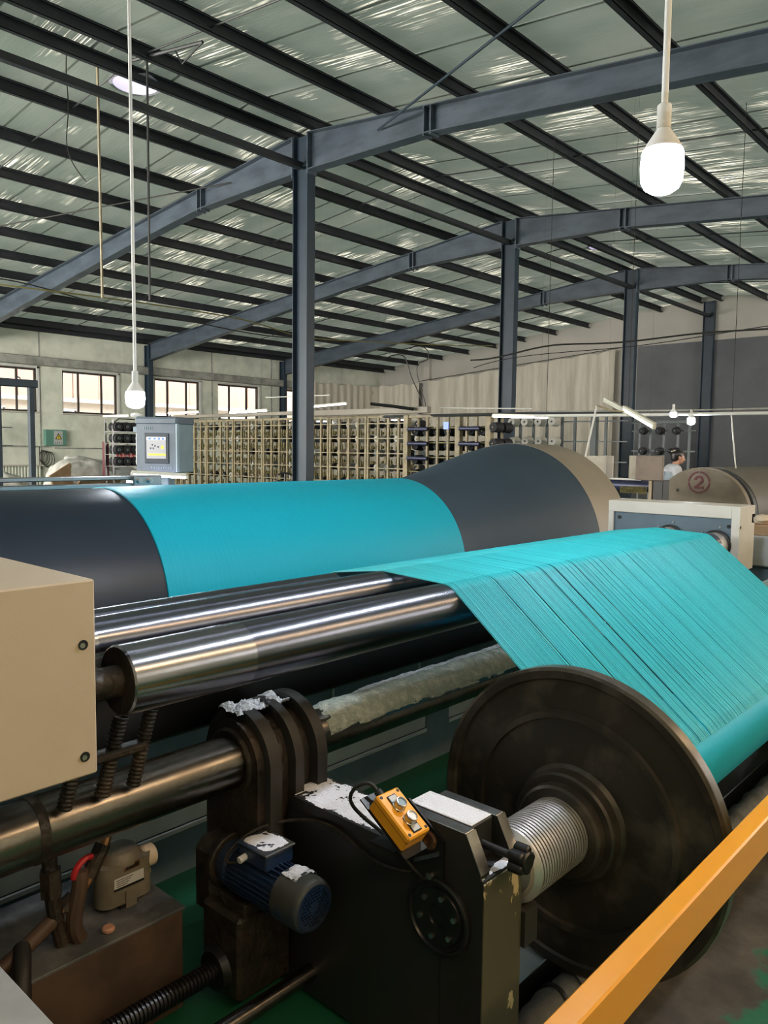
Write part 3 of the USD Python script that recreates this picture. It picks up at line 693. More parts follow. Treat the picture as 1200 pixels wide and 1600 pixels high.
# swing arm that carries the beam shaft
arm = thing('swing_arm', 'heavy dark iron swing arm clamped on the thick tube', 'swing arm', loc=(-1.4, 1.58, 0))
AY0, AY1 = 1.50, 1.668
ap = Polygon([(-1.021, .02), (-1.021, .598), (-1.70, .598), (-1.73, .52), (-1.90, .42), (-1.90, .33), (-1.83, .25), (-1.80, .02)])
part(arm, 'arm_plate', M().prism(ap, AY1 - AY0 - .004, (0, AY0, 0), (1, 0, 0), (0, 0, 1), (0, 1, 0)), 'iron_plain', smooth=False)
part(arm, 'end_face', M().box((-1.022, AY0, .02), (-1.017, AY1, .592), .0015), 'olive_worn', 'worn olive painted end face')
from shapely.geometry import Point
def lug(y0, y1, r, dx=0):
    q = Point(TC[0], TC[2]).buffer(r, 32).union(sbox(TC[0] - r * .95, .40, TC[0] + r, TC[2])).difference(Point(TC[0], TC[2]).buffer(.0795, 32))
    return M().prism(q, y1 - y0, (0, y0, 0), (1, 0, 0), (0, 0, 1), (0, 1, 0))


part(arm, 'bearing_lug', lug(1.425, 1.468, .156), 'iron', smooth=25)
part(arm, 'bearing_lug', lug(1.515, 1.548, .164), 'iron', smooth=25)
part(arm, 'bearing_lug', lug(1.60, 1.640, .168), 'iron', smooth=25)
part(arm, 'bearing_hub', lug(1.40, 1.66, .128), 'greasy', smooth=25)
part(arm, 'seal_ring', M().lathe([(1.395, .0795), (1.392, .094), (1.40, .102), (1.425, .104)], TC, Y, 48), 'greasy')
part(arm, 'hole', M().cyl((-1.80, AY0 - .001, .53), (-1.80, AY0 + .004, .53), .028, 24), 'black')
part(arm, 'face_groove', M().box((-1.148, AY0 - .0012, .02), (-1.144, AY0 + .002, .39)), 'black')
# bearing cover
cv = np.array([-1.150, 0, .462])
q_cover_ring = part(arm, 'cover_ring', M().lathe([(1.499, .098), (1.490, .097), (1.486, .092), (1.486, .086), (1.492, .083), (1.494, .074), (1.489, .071), (1.493, .030), (1.4985, .028), (1.4985, 1e-4)], cv, Y, 64), 'black')
for t in np.arange(6) * 60 + 15:
    q = cv + .055 * np.array([math.cos(math.radians(t)), 0, math.sin(math.radians(t))]); part(q_cover_ring, 'cover_bolt', M().cyl(q + Y * 1.492, q + Y * 1.483, .0075, 6), 'steel')
# clamp blocks on the arm end
bz = .598
cheek = Polygon([(-1.262, bz), (-1.262, bz + .098), (-1.075, bz + .098), (-1.030, bz + .012), (-1.030, bz)])
part(arm, 'cheek_block', M().prism(cheek, .038, (0, AY0, 0), (1, 0, 0), (0, 0, 1), (0, 1, 0)), 'iron', smooth=False)
part(arm, 'cheek_block', M().prism(cheek, .034, (0, AY1 - .036, 0), (1, 0, 0), (0, 0, 1), (0, 1, 0)), 'iron', smooth=False)
part(arm, 'middle_block', M().box((-1.29, AY0 + .039, bz), (-1.085, AY1 - .038, bz + .100), .004), 'iron')
for x, y0, y1 in ((-1.262, AY0, AY0 + .038), (-1.262, AY1 - .036, AY1 - .002)):
    part(arm, 'worn_edge', M().box((x, y0 + .001, bz + .0975), (x + .186, y1 - .001, bz + .1005), .001), 'steel', 'bare worn steel top')
part(arm, 'worn_edge', M().box((-1.288, AY0 + .041, bz + .0995), (-1.088, AY1 - .040, bz + .1025), .001), 'dust_white')
sl = unit([.045, 0, -.086])
for y0, y1 in ((AY0, AY0 + .038), (AY1 - .036, AY1 - .002)):
    part(arm, 'worn_edge', M().prism(Polygon([(-1.0755, bz + .0985), (-1.0295, bz + .0105), (-1.027, bz + .012), (-1.073, bz + .1)]), y1 - y0, (0, y0, 0), (1, 0, 0), (0, 0, 1), (0, 1, 0)), 'steel')
part(arm, 'bolt_head', M().lathe([(AY0, .026), (AY0 - .012, .025), (AY0 - .015, .021), (AY0 - .016, .011), (AY0 - .010, .010), (AY0 - .010, 1e-4)], (-1.182, 0, bz + .052), Y, 24), 'copper', 'brassy bolt head')
part(arm, 'clamp_rod', M().cyl((-1.09, 1.585, .640), (-.985, 1.585, .640), .010, 14), 'iron')
kn = M()
for t in range(5):
    a_ = t / 5 * 2 * math.pi; c_ = np.array([-.975, 1.585 + .024 * math.cos(a_), .640 + .024 * math.sin(a_)]); kn.cyl(c_ - [.018, 0, 0], c_ + [.022, 0, 0], .0135, 12, ch=.004)
kn.cyl((-.995, 1.585, .64), (-.948, 1.585, .64), .025, 18, ch=.004)
part(arm, 'star_knob', kn, 'black')
part(arm, 'shaft_cradle', M().prism(Polygon([(-1.22, .455), (-1.005, .455), (-1.005, .36), (-1.16, .36)]), .06, (0, AY1 - .001, 0), (1, 0, 0), (0, 0, 1), (0, 1, 0)), 'iron')


def dust(name, label, x0, x1, y0, y1, z, h, seed, mt='dust_white', thr=.42, g=.0035, parent=None, edge=.02):
    nx, ny = int((x1 - x0) / g) + 1, int((y1 - y0) / g) + 1
    A, B = np.meshgrid(np.linspace(x0, x1, nx), np.linspace(y0, y1, ny), indexing='ij')
    p = np.stack([A * 22, B * 22, A * 0], -1); n1 = meshkit.fbm(p, 4, seed); n2 = meshkit.fbm(p * 9, 3, seed + 5)
    ed = np.clip(np.minimum(np.minimum(A - x0, x1 - A), np.minimum(B - y0, y1 - B)) / edge, 0, 1)
    hh = h * ((n1 - thr) * 2.2 + (n2 - .5) * 1.0) * (.35 + .65 * ed) - h * .5 * (1 - ed) * (n1 < .6)
    v = np.stack([A, B, z + np.clip(hh, -.003, .05)], -1).reshape(-1, 3)
    f = np.array([[i * ny + j, (i + 1) * ny + j, (i + 1) * ny + j + 1, i * ny + j + 1] for i in range(nx - 1) for j in range(ny - 1)])
    ok = (hh.reshape(-1)[f] > -.0005).any(1); f = f[ok]; us, inv = np.unique(f, return_inverse=True); m = M().add(v[us], inv.reshape(f.shape))
    return solo(name, m, mt, label, 'lint', kind='stuff', smooth=True)


dust('lint_layer', 'white lint dust lying on top of the dark swing arm', -1.735, -1.29, AY0 + .001, AY1 - .004, bz, .0035, 3, thr=.27)
dust('lint_layer', 'white dust on the corner of the swing arm below the black knob', -1.05, -1.022, AY0 + .002, AY1 - .03, bz, .004, 12, thr=.33, edge=.006)
dust('lint_layer', 'tuft of white lint on top of the tube bearing', -1.93, -1.83, 1.40, 1.60, TC[2] + .150, .022, 21, mt='lint', thr=.30)

# push-button box on its bracket
L3 = unit([.108, 0, -.073]); N3 = unit(np.cross(L3, Y)); N3 = N3 if N3[2] > 0 else -N3
BO = np.array([-1.242, 1.36, .787]); RB = np.stack([L3, Y, N3], 1)      # local x: down the long side, y: width, z: out of the face
bb = thing('button_box', 'yellow two-button control box on a black bracket', 'control box', loc=BO)
def loc(m): return m.move(RB, BO)
q_box = part(bb, 'box', loc(M().box((0, 0, -.048), (.130, .080, 0), .004)), 'yellow_box')
part(q_box, 'lid_seam', loc(M().box((-.0004, -.0004, -.0165), (.1304, .0804, -.0155))), 'black')
for x in (.010, .120):
    for y in (.010, .070): part(q_box, 'screw', loc(M().cyl((x, y, -.001), (x, y, .0012), .0042, 10)), 'greasy')
for i, x in enumerate((.047, .088)):
    bp_ = part(bb, 'button_plate', loc(M().box((x - .033 if i == 0 else x - .012, .024, 0), (x + .012 if i == 0 else x + .033, .054, .003), .001)), 'black')
    part(bp_, 'button_label', loc(M().box((x - .030 if i == 0 else x + .016, .027, .0025), (x - .015 if i == 0 else x + .030, .051, .0036))), 'grey_label')
    p = part(bb, 'button_ring', loc(M().lathe([(0, .0165), (.003, .0165), (.004, .0150), (.016, .0150), (.019, .0138), (.0195, .0115), (.0165, .0110)], (x, .039, 0), (0, 0, 1), 32)), 'steel')
    part(p, 'button', loc(M().lathe([(.0165, .0110), (.0168, .009), (.0160, 1e-4)], (x, .039, 0), (0, 0, 1), 28)), ('panel_side', 'white')[i], ('blue-grey push button', 'white push button')[i])
part(bb, 'cable_gland', loc(M().cyl((-.022, .040, -.026), (0, .040, -.026), .011, 12, ch=.003)), 'black_rubber')
br = M().prism(Polygon([(-.030, 0), (.150, 0), (.150, .080), (-.010, .080), (-.030, .06)]), .004, BO - N3 * .053, L3, Y, N3)
part(bb, 'bracket', br, 'black')
part(bb, 'bracket', M().prism(Polygon([(-1.30, .565), (-1.30, .70), (-1.25, .735), (-1.135, .66), (-1.135, .56), (-1.18, .515)]), .006, (0, AY0 - .008, 0), (1, 0, 0), (0, 0, 1), (0, 1, 0)), 'black')
part(bb, 'bracket', M().box((-1.27, 1.37, .655), (-1.19, 1.495, .661)), 'black')
for x, z in ((-1.272, .607), (-1.172, .563)): part(bb, 'bracket_bolt', M().cyl((x, AY0 - .008, z), (x, AY0 - .020, z), .0095, 6), 'steel')
part(bb, 'bracket_edge', M().prism(Polygon([(-1.225, .578), (-1.145, .622), (-1.145, .634), (-1.225, .588)]), .005, (0, AY0 - .013, 0), (1, 0, 0), (0, 0, 1), (0, 1, 0)), 'steel')
g0 = RB @ np.array([-.022, .04, -.026]) + BO
solo('control_cable', M().tube(spline([g0, g0 + [-.03, -.012, .014], g0 + [-.062, -.03, -.02], (-1.335, 1.40, .70), (-1.285, 1.475, .61), (-1.24, 1.49, .565), (-1.19, 1.492, .545)], 40), .0048, 8), 'black_rubber', 'black cable looping from the yellow button box to the arm', 'cable')
solo('motor_cable', M().tube(spline([(-1.73, 1.33, .455), (-1.775, 1.31, .45), (-1.76, 1.36, .50), (-1.70, 1.46, .535), (-1.52, 1.492, .565), (-1.38, 1.492, .53), (-1.275, 1.492, .535), (-1.235, 1.494, .545)], 50), .0045, 7), 'greasy', 'thin brown cable across the arm from the blue motor', 'cable')

# motor and gearbox
MC = np.array([0, 1.385, .395]); X = np.array([1.0, 0, 0])
mo = thing('electric_motor', 'dusty blue electric motor with finned body and slotted fan cover', 'electric motor', loc=(-1.65, 1.385, .3))
q_stator = part(mo, 'stator', M().lathe([(-1.80, .02), (-1.80, .060), (-1.575, .060), (-1.575, .02)], MC, X, 40), 'motor_blue')
fin = M()
for t in np.arange(0, 360, 12):
    R_ = rot([1, 0, 0], t); fin.box((-1.79, -.0016, .058), (-1.59, .0016, .071), R=R_, at=MC)
part(q_stator, 'cooling_fins', fin, 'motor_blue')
q_fan_cover = part(mo, 'fan_cover', M().lathe([(-1.585, .060), (-1.585, .073), (-1.50, .073), (-1.488, .068), (-1.482, .060)], MC, X, 48), 'motor_grey')
gr_ = Point(0, 0).buffer(.062, 32)
for i in range(-5, 6):
    for j in range(-5, 6):
        x, y = i * .0105 + (j % 2) * .00525, j * .0091
        if x * x + y * y < .050 ** 2 and x * x + y * y > .012 ** 2: gr_ = gr_.difference(Point(x, y).buffer(.0036, 6))
part(q_fan_cover, 'fan_grille', M().prism(gr_, .003, MC + X * -1.486, (0, 1, 0), (0, 0, 1), (1, 0, 0)), 'motor_blue', smooth=False)
part(q_fan_cover, 'fan_back', M().lathe([(-1.495, 1e-4), (-1.495, .06)], MC, X, 24), 'black')
part(mo, 'end_shield', M().lathe([(-1.84, .02), (-1.84, .066), (-1.80, .070), (-1.79, .064)], MC, X, 40), 'motor_blue')
q_terminal_box = part(mo, 'terminal_box', M().box((-1.745, 1.335, .455), (-1.625, 1.435, .500), .004), 'motor_blue')
part(q_terminal_box, 'terminal_lid', M().box((-1.750, 1.330, .500), (-1.620, 1.440, .507), .003), 'motor_grey')
part(mo, 'cable_gland', M().cyl((-1.715, 1.336, .472), (-1.715, 1.312, .468), .010, 8), 'white')
part(mo, 'mounting_foot', M().box((-1.82, 1.32, .30), (-1.70, 1.50, .335), .004), 'greasy')
gb = thing('gearbox', 'greasy dark brown gearbox bolted beside the blue motor', 'gearbox', loc=(-1.9, 1.4, 0))
part(gb, 'housing', M().box((-1.965, 1.32, .22), (-1.84, 1.45, .455), .03), 'greasy')
part(gb, 'housing_flange', M().cyl((-1.86, 1.385, .395), (-1.838, 1.385, .395), .082, 28, ch=.004), 'greasy')
part(gb, 'mounting_plate', M().box((-1.88, 1.30, .05), (-1.70, 1.495, .30), .012), 'greasy')
part(gb, 'nut_housing', M().lathe([(1.28, .03), (1.28, .055), (1.30, .068), (1.49, .068)], (-1.80, 0, .118), Y, 30), 'black')
dust('lint_layer', 'white dust on the lid of the blue motor terminal box', -1.742, -1.628, 1.338, 1.432,   .507, .003, 31, thr=.25, edge=.012)
tf_ = M(); A_, B_ = np.meshgrid(np.linspace(-1.582, -1.525, 14), np.linspace(1.15, 2.35, 20), indexing='ij')
nn = meshkit.fbm(np.stack([A_ * 60, B_ * 5, A_ * 0], -1), 3, 4); Rr = .073 + np.clip((nn - .38) * .02, -.002, .01)
v_ = np.stack([A_, MC[1] + Rr * -np.cos(B_) * 1.0, MC[2] + Rr * np.sin(B_)], -1).reshape(-1, 3)
tf_.add(v_, np.array([[i * 20 + j, (i + 1) * 20 + j, (i + 1) * 20 + j + 1, i * 20 + j + 1] for i in range(13) for j in range(19)]))
solo('lint_layer', tf_, 'lint', 'pale lint stuck on the round fan cover of the blue motor', 'lint', kind='stuff', smooth=True)

# lead screw and rods below
ls = thing('lead_screw', 'dark threaded lead screw running into the gearbox mount', 'lead screw', loc=(-1.8, 1, .118))
sp = [(-.6, .026), (.95, .026)]; yy = .95
while yy < 1.29: sp += [(yy + .002, .029), (yy + .006, .029), (yy + .008, .024), (yy + .012, .024)]; yy += .012
part(ls, 'screw', M().lathe(sp, (-1.80, 0, .118), Y, 24), 'black', smooth=20)
part(ls, 'stand', M().box((-1.85, .95, 0), (-1.75, 1.0, .11)), 'black')
solo('steel_rod', M().lathe([(.70, .01), (.70, .024), (1.50, .024), (1.50, .01)], (-1.62, 0, .09), Y, 24), 'chrome_dark', 'polished steel rod low beside the lead screw', 'rod')

# oil tank with pump, pipes
tk = thing('oil_tank', 'brown greasy oil tank under the tube', 'tank', loc=(-2.0, .8, 0))
part(tk, 'tank_body', M().box((-2.22, .25, .01), (-1.86, 1.225, .305), .004), 'rust_brown')
part(tk, 'tank_lid', M().box((-2.225, .245, .305), (-1.855, 1.23, .314), .002), 'tank_top')
part(tk, 'filler_cap', M().cyl((-1.905, 1.02, .314), (-1.905, 1.02, .328), .017, 16, ch=.004), 'skin', 'pinkish filler cap')
pm_ = thing('pump_motor', 'grey-beige pump motor standing on the oil tank', 'pump', loc=(-2.055, 1.165, .314))
PO = np.array([-2.03, 1.12, .314])
pb = Polygon([(-.020, -.028), (.022, -.046), (.022, .046), (-.020, .028)]).buffer(.038, 8)
q_pump_body = part(pm_, 'pump_body', M().prism(pb, .115, PO + [0, 0, .014], (1, 0, 0), (0, 1, 0), (0, 0, 1)), 'pump_grey', smooth=25)
part(q_pump_body, 'pump_dome', M().lathe([(.120, .064), (.138, .061), (.152, .050), (.160, .03), (.162, 1e-4)], PO, (0, 0, 1), 36), 'pump_grey')
part(pm_, 'pump_base', M().box((-.06, -.03, 0), (.06, .03, .016), .003, at=PO), 'black')
q_outlet = part(pm_, 'outlet', M().cyl(PO + [.02, .062, .105], PO + [.02, .102, .105], .032, 24, ch=.005), 'pale_plastic', 'pale round outlet cap')
part(q_outlet, 'outlet_plug', M().cyl(PO + [.02, .062, .062], PO + [.02, .086, .062], .016, 16, ch=.003), 'pale_plastic')
part(pm_, 'foot_tab', M().box((.058, -.012, -.004), (.064, .022, .05), .001, at=PO), 'pump_grey')
q_name_plate = part(pm_, 'name_plate', M().box((.0595, -.046, .066), (.0612, .046, .096), at=PO), 'grey_label', 'printed label plate')
part(q_name_plate, 'name_plate_band', M().box((.0600, -.046, .060), (.0614, .046, .067), at=PO), 'black')
pl = M()
for i in range(4): pl.box((.0612, -.040, .089 - i * .006), (.0618, .012 - .006 * i, .0905 - i * .006), at=PO)
part(q_name_plate, 'print_lines', pl, 'greasy')
q_small_plate = part(pm_, 'small_plate', M().box((.0595, -.014, .108), (.0612, .034, .126), at=PO), 'copper', 'small orange-edged plate')
part(q_small_plate, 'small_plate_face', M().box((.0600, -.010, .111), (.0616, .030, .123), at=PO), 'greasy')
pp = thing('oil_piping', 'tangle of dark oil pipes and hoses with valves beside the pump', 'pipework', loc=(-1.95, .85, .3))
part(pp, 'pipe', M().tube(spline([(-1.97, 1.06, .575), (-1.95, 1.03, .52), (-1.945, .965, .44), (-1.945, .90, .40), (-1.945, .79, .325)], 20), .014, 10), 'copper')
part(pp, 'fitting', M().cyl((-1.955, 1.035, .535), (-1.945, .985, .465), .021, 8), 'greasy')
part(pp, 'fitting', M().cyl((-1.945, .945, .425), (-1.945, .915, .405), .023, 8), 'greasy')
part(pp, 'pipe', M().tube(spline([(-1.97, .885, .60), (-1.95, .885, .52), (-1.94, .885, .45), (-1.94, .90, .36), (-1.94, .91, .318)], 16), .020, 10), 'greasy')
part(pp, 'fitting', M().cyl((-1.95, .885, .525), (-1.945, .885, .455), .028, 6), 'greasy')
part(pp, 'pipe', M().tube(spline([(-1.93, .955, .50), (-1.925, .945, .43), (-1.925, .935, .36), (-1.925, .95, .318)], 16), .021, 10), 'rust_brown')
part(pp, 'hose', M().tube(spline([(-1.94, .90, .40), (-1.935, .83, .365), (-1.92, .74, .335), (-1.91, .66, .330)], 18), .020, 12), 'rust_brown')
part(pp, 'hose', M().tube(spline([(-1.93, .80, .36), (-1.84, .76, .30), (-1.80, .76, .20), (-1.79, .78, .155)], 18), .022, 12), 'black_rubber')
part(pp, 'valve_lever', M().tube(spline([(-1.925, .935, .49), (-1.92, .945, .52), (-1.925, .965, .530), (-1.935, .99, .525)], 12), .0085, 8), 'red_plastic', 'red valve lever')
hz = thing('corrugated_hoses', 'three dusty corrugated hoses hanging behind the cream box', 'hose', loc=(-1.75, .95, .8))
for (x, y, r) in ((-1.775, .875, .017), (-1.78, .975, .018), (-1.78, 1.06, .017)):
    pr = [(t, r * (1 + .14 * math.sin(t * 620))) for t in np.linspace(0, .20, 70)]
    part(hz, 'hose', M().lathe(pr, (x, y + .02, .945), (-.01, -.05, -.20), 14), 'greasy', smooth=True)
part(hz, 'hose_clamp', M().box((-1.80, .86, .845), (-1.755, 1.06, .87), .008), 'greasy')

# near-left corner: dusty grey cover with a yellow knob
cc = thing('side_cover', 'dusty pale grey machine cover in the bottom corner', 'cover', loc=(-1.5, .35, 0))
part(cc, 'cover_top', M().box((-2.3, -.6, .46), (-1.36, .655, .50), .004), 'light_panel')
part(cc, 'cover_body', M().box((-1.74, -.6, 0), (-1.38, .64, .462)), 'frame_blue')
part(cc, 'yellow_disc', M().cyl((-1.545, .545, .50), (-1.545, .545, .507), .045, 28, ch=.003), 'sign_yellow', 'yellow disc')

# machine bed, floor pipe, yellow rail
bd_ = thing('bed_rail', 'low black bed rail with grey-blue top under the beam', 'bed rail', loc=(-1.22, 3.3, 0))
part(bd_, 'rail_body', M().box((-1.30, 1.70, 0), (-1.14, 5.2, .095), .003), 'black')
part(bd_, 'top_plate', M().box((-1.302, 1.70, .095), (-1.138, 2.045, .101), .001), 'panel_side')
fp = thing('floor_pipe', 'grey foam-covered pipe on the floor with a yellow band', 'pipe', loc=(-1.06, 3, .05))
prof = [(1.55, .01)] + [(t, .042 + .004 * math.sin(t * 31) + .003 * math.sin(t * 77)) for t in np.linspace(1.55, 5.2, 180)] + [(5.2, .01)]
part(fp, 'foam_cover', M().lathe(prof, (-1.06, 0, .05), Y, 24), 'foam_pipe', smooth=True)
part(fp, 'yellow_band', M().lathe([(2.085, .04), (2.085, .0475), (2.15, .0475), (2.15, .04)], (-1.06, 0, .05), Y, 32), 'yellow_rail')
for y in (1.93, 2.02): part(fp, 'tie', M().lathe([(y - .008, .045), (y - .006, .049), (y + .006, .049), (y + .008, .045)], (-1.06, 0, .05), Y, 24), 'black_rubber')
yr = thing('safety_rail', 'yellow steel safety rail in the foreground', 'safety rail', loc=(-.57, 2.7, 0))
part(yr, 'rail', M().box((-.594, .38, .630), (-.549, 6.2, .725), .004), 'yellow_rail')
for y in (.40, 5.9): part(yr, 'post', M().box((-.594, y, 0), (-.549, y + .06, .632), .004), 'yellow_rail')

# ================================================================== lamps
def led_bulb(x, y, z, top, r, h, mt, label, lean=(0, 0), rod_r=.012, group=None, rod='white'):
    """z: middle of the glowing globe; top: height where the conduit is fixed"""
    t = thing('hanging_bulb', label, 'lamp', group, loc=(x, y, z))
    o = (x, y, z)
    part(t, 'globe', M().lathe([(h / 2, r * .90), (h * .40, r * .98), (h * .1, r), (-h * .2, r * .96), (-h * .36, r * .80), (-h * .46, r * .5), (-h * .5, 1e-4)], o, (0, 0, 1), 40), mt, 'glowing globe')
    part(t, 'housing', M().lathe([(h / 2, r * .9), (h / 2 + r * .3, r * .75), (h / 2 + r * .9, r * .36), (h / 2 + r * 1.0, r * .28)], o, (0, 0, 1), 32), 'white')
    zs = z + h / 2 + r
    part(t, 'socket', M().cyl((x, y, zs - .005), (x, y, zs + r * 1.1), r * .33, 16, ch=.004), 'pipe_white')
    part(t, 'conduit', M().tube([(x, y, zs + r * 1.05), (x + lean[0] * .5, y + lean[1] * .5, (zs + top) / 2), (x + lean[0], y + lean[1], top)], rod_r, 10), rod)
    return t


led_bulb(-1.07, 2.47, 2.50, zr(-1.07) + .02, .066, .135, 'bulb', 'big bright hanging LED bulb on a white conduit over the yarn sheet', rod_r=.0105)
led_bulb(-4.83, 2.84, 1.935, zr(-4.83) + .04, .065, .115, 'bulb_far', 'hanging LED bulb on a long white conduit above the teal drum', lean=(-.30, .16), rod_r=.0115)
tr = thing('lamp_track', 'thin white conduit track crossing above the worker', 'lamp track', loc=(-4.3, 10.5, 2.15))
part(tr, 'conduit', M().tube([(-6.4, 10.5, 2.17), (-5.0, 10.5, 2.15), (-2.2, 10.5, 2.13)], .022, 8), 'pipe_white')
part(tr, 'upper_cable', M().tube(sag((-6.4, 10.52, 2.24), (-2.2, 10.52, 2.20), .02), .012, 6), 'pipe_dirty')
for x in (-6.2, -4.9, -3.5, -2.4): part(tr, 'hanger', M().tube([(x, 10.5, 2.15), (x, 10.5, zr(x))], .004, 5), 'cable')
b3 = led_bulb(-4.02, 10.5, 2.045, 2.14, .052, .095, 'bulb_far', 'small glaring LED bulb under the conduit track right of the worker', rod_r=.01)
led_bulb(-4.26, 10.5, 2.135, 2.24, .052, .075, 'bulb_dim', 'pale unlit bulb on the conduit track above the worker', rod_r=.008)
# bulbs of the same kind elsewhere in the hall, behind the camera
for i, (x, y) in enumerate(((-6.5, -1.5),)): led_bulb(x, y, 2.9, zr(x) + .02, .066, .135, 'bulb_far', 'hanging LED bulb behind the cream cover box')


def tube_light(a, b, mt, label, hang=None, r=.014, group=None, housing='tube_off'):
    a, b = np.array(a, float), np.array(b, float); m = (a + b) / 2
    t = thing('hanging_tube_light', label, 'tube light', group, loc=m)
    d = unit(b - a); s = np.array([0, 0, 1.0]); u = unit(np.cross(d, s)); w = np.cross(u, d)
    R_ = np.stack([d, u, w], 1); L = np.linalg.norm(b - a)
    part(t, 'housing', M().box((-L / 2, -.022, r * .9), (L / 2, .022, r * .9 + .03), .004, R=R_, at=m), housing)
    part(t, 'tube', M().cyl(a + d * .02, b - d * .02, r, 14), mt, 'glowing tube')
    for p in (a, b): part(t, 'end_cap', M().box((-.012, -.018, -r), (.012, .018, r + .01), .003, R=R_, at=p), 'tube_off')
    if hang:
        for p in (a + d * .15 * L, b - d * .15 * L): part(t, 'hanger', M().tube([p + w * (r + .028), (p[0], p[1], zr(p[0]) + .18)], .0008, 3), 'cable')
    return t


tube_light((-18.51, 10.0, 2.37), (-17.3, 10.0, 2.36), 'tube_lit', 'lit tube light below the second window, left of the hanging bulb', hang=5.7)
tube_light((-16.39, 10.5, 2.42), (-15.15, 10.5, 2.42), 'tube_lit', 'lit tube light above the control panel', hang=5.9)
tube_light((-13.34, 10.0, 2.34), (-12.13, 10.0, 2.36), 'tube_lit', 'lit tube light just left of the middle pillar above the creel', hang=6.2)
tube_light((-13.1, 12.0, 2.55), (-11.93, 12.0, 2.59), 'tube_violet', 'violet-white lit tube light right of the middle pillar', hang=6.35)
tube_light((-7.51, 11.0, 2.20), (-6.45, 11.0, 2.16), 'tube_violet', 'bright tube light in front of the second pillar above the drum cone', hang=6.25, r=.018)
tube_light((-4.18, 8.84, 2.13), (-3.57, 8.29, 1.90), 'tube_warm', 'tilted yellowish tube light in front of the third pillar', hang=6, r=.022)
tube_light((-4.78, 9.54, 2.29), (-4.22, 9.02, 2.09), 'tube_off', 'unlit tilted tube behind the yellowish tube light', hang=6.0, r=.018)
for a, b, l in (((-13.29, 12.4, 2.25), (-12.75, 12.4, 2.24), 'short lit tube just inside the creel right of the middle pillar'), ((-10.9, 11.8, 2.41), (-10.62, 11.8, 2.40), 'short yellow-white lamp left of the white post base'), ((-9.99, 11.8, 2.36), (-9.80, 11.8, 2.36), 'short lit lamp right of the white post base'), ((-11.45, 12.9, 2.27), (-11.05, 12.9, 2.26), 'short lit lamp deep inside the creel')):
    tube_light(a, b, 'tube_lit', l, hang=6)
tube_light((-7.17, 4.17, 1.345), (-6.76, 4.54, 1.32), 'tube_violet', 'violet lit tube fixed below the control panel', r=.014)
# row of tube lights high above the rollers, outside the picture
for i in range(3): tube_light((-2.2, -1.4 + i * 1.7, 4.3), (-2.2, .15 + i * 1.7, 4.3), 'tube_lit', f'{("nearest", "middle", "farthest")[i]} tube light of the row high above the rollers', hang=5.85, group='tube lights high above the rollers', r=.03)
tk2 = thing('light_boom', 'thin pale boom on a slanting stick beside the drum cone', 'boom', loc=(-4.59, 8.7, 1.6))
part(tk2, 'stick', M().tube([(-4.59, 8.7, 1.55), (-4.52, 8.82, 2.19)], .011, 6), 'pipe_white')
part(tk2, 'arm', M().tube([(-4.52, 8.82, 2.19), (-4.30, 8.75, 2.12), (-4.12, 8.70, 2.10)], .011, 6), 'creel_paint')
part(tk2, 'base_pole', M().tube([(-4.59, 8.7, 0), (-4.59, 8.7, 1.56)], .018, 8), 'pipe_dirty')

# hanging conduits and cables
def bar(name, pts, r, mt, label, cat, n=6): return solo(name, M().tube(pts, r, n), mt, label, cat)


bar('hanging_rod', [(-10.24, 5.52, 6.75), (-11.09, 6.0, 3.82)], .022, 'creel_paint', 'thin brownish conduit hanging from the roof, left of the long white one', 'conduit')
bar('hanging_rod', [(-9.80, 6.0, 6.80), (-9.80, 6.0, 3.63)], .018, 'tie_steel', 'thin dark conduit hanging from the roof, right of the long white one', 'conduit')
k_ = .9; bar('hanging_wire', spline([((p[0]) * k_, p[1] * k_, 1.62 + (p[2] - 1.62) * k_) for p in ((-11.33, 5.65, 7.32), (-11.21, 5.57, 6.9), (-10.96, 5.46, 6.23), (-10.85, 5.38, 5.79), (-10.64, 5.39, 5.43), (-10.52, 5.48, 5.24))], 24), .007, 'cable', 'loose dark wire dangling from the roof at the upper left', 'wire')
bar('overhead_cable', spline([(-9.87, 13.59, 3.52), (-8.95, 13.75, 3.6), (-8.12, 13.83, 3.71), (-7.23, 13.96, 3.69), (-6.38, 14.05, 3.69), (-5.49, 14.18, 3.74), (-4.17, 14.02, 3.69), (-2, 14, 3.9)], 40), .017, 'cable', 'dark cable strung from the second pillar past the far pillars', 'cable')
bar('overhead_cable', spline([(-9.81, 13.62, 3.36), (-8.02, 13.91, 3.57), (-6.86, 14.28, 3.62), (-5.41, 14.26, 3.69), (-3, 14.2, 3.8)], 30), .008, 'cable', 'thinner cable strung below the dark one by the second pillar', 'cable')
bar('overhead_cable', spline([(-13.94, 5.28, 4.39), (-13.65, 6.21, 4.34), (-13.46, 7.04, 4.2), (-13.41, 8.43, 4.14), (-13.42, 9.76, 4.07), (-13.02, 11.47, 4.01)], 30), .012, 'cable', 'black cable sagging across the left side below the roof beam', 'cable')
bar('overhead_cable', spline([(-13.93, 5.28, 4.31), (-13.48, 6.36, 4.27), (-13.42, 7.77, 4.3), (-13.54, 9.69, 4.34), (-13.65, 10.93, 4.32), (-13.79, 12.15, 4.22), (-13.4, 13.86, 4.23), (-12.9, 15.67, 4.31), (-12.15, 17.71, 4.43)], 50), .013, 'cable_yellow', 'yellowish cable running across the hall behind the middle pillar', 'cable')
bar('cable_loop', spline([(-13.03, 14.14, 3.79), (-12.78, 14.38, 3.89), (-12.6, 14.54, 3.91), (-12.44, 14.65, 3.52), (-12.3, 14.73, 3.14), (-12.13, 14.83, 2.6)], 24), .014, 'cable', 'black cable arching down in front of the cream curtain', 'cable')
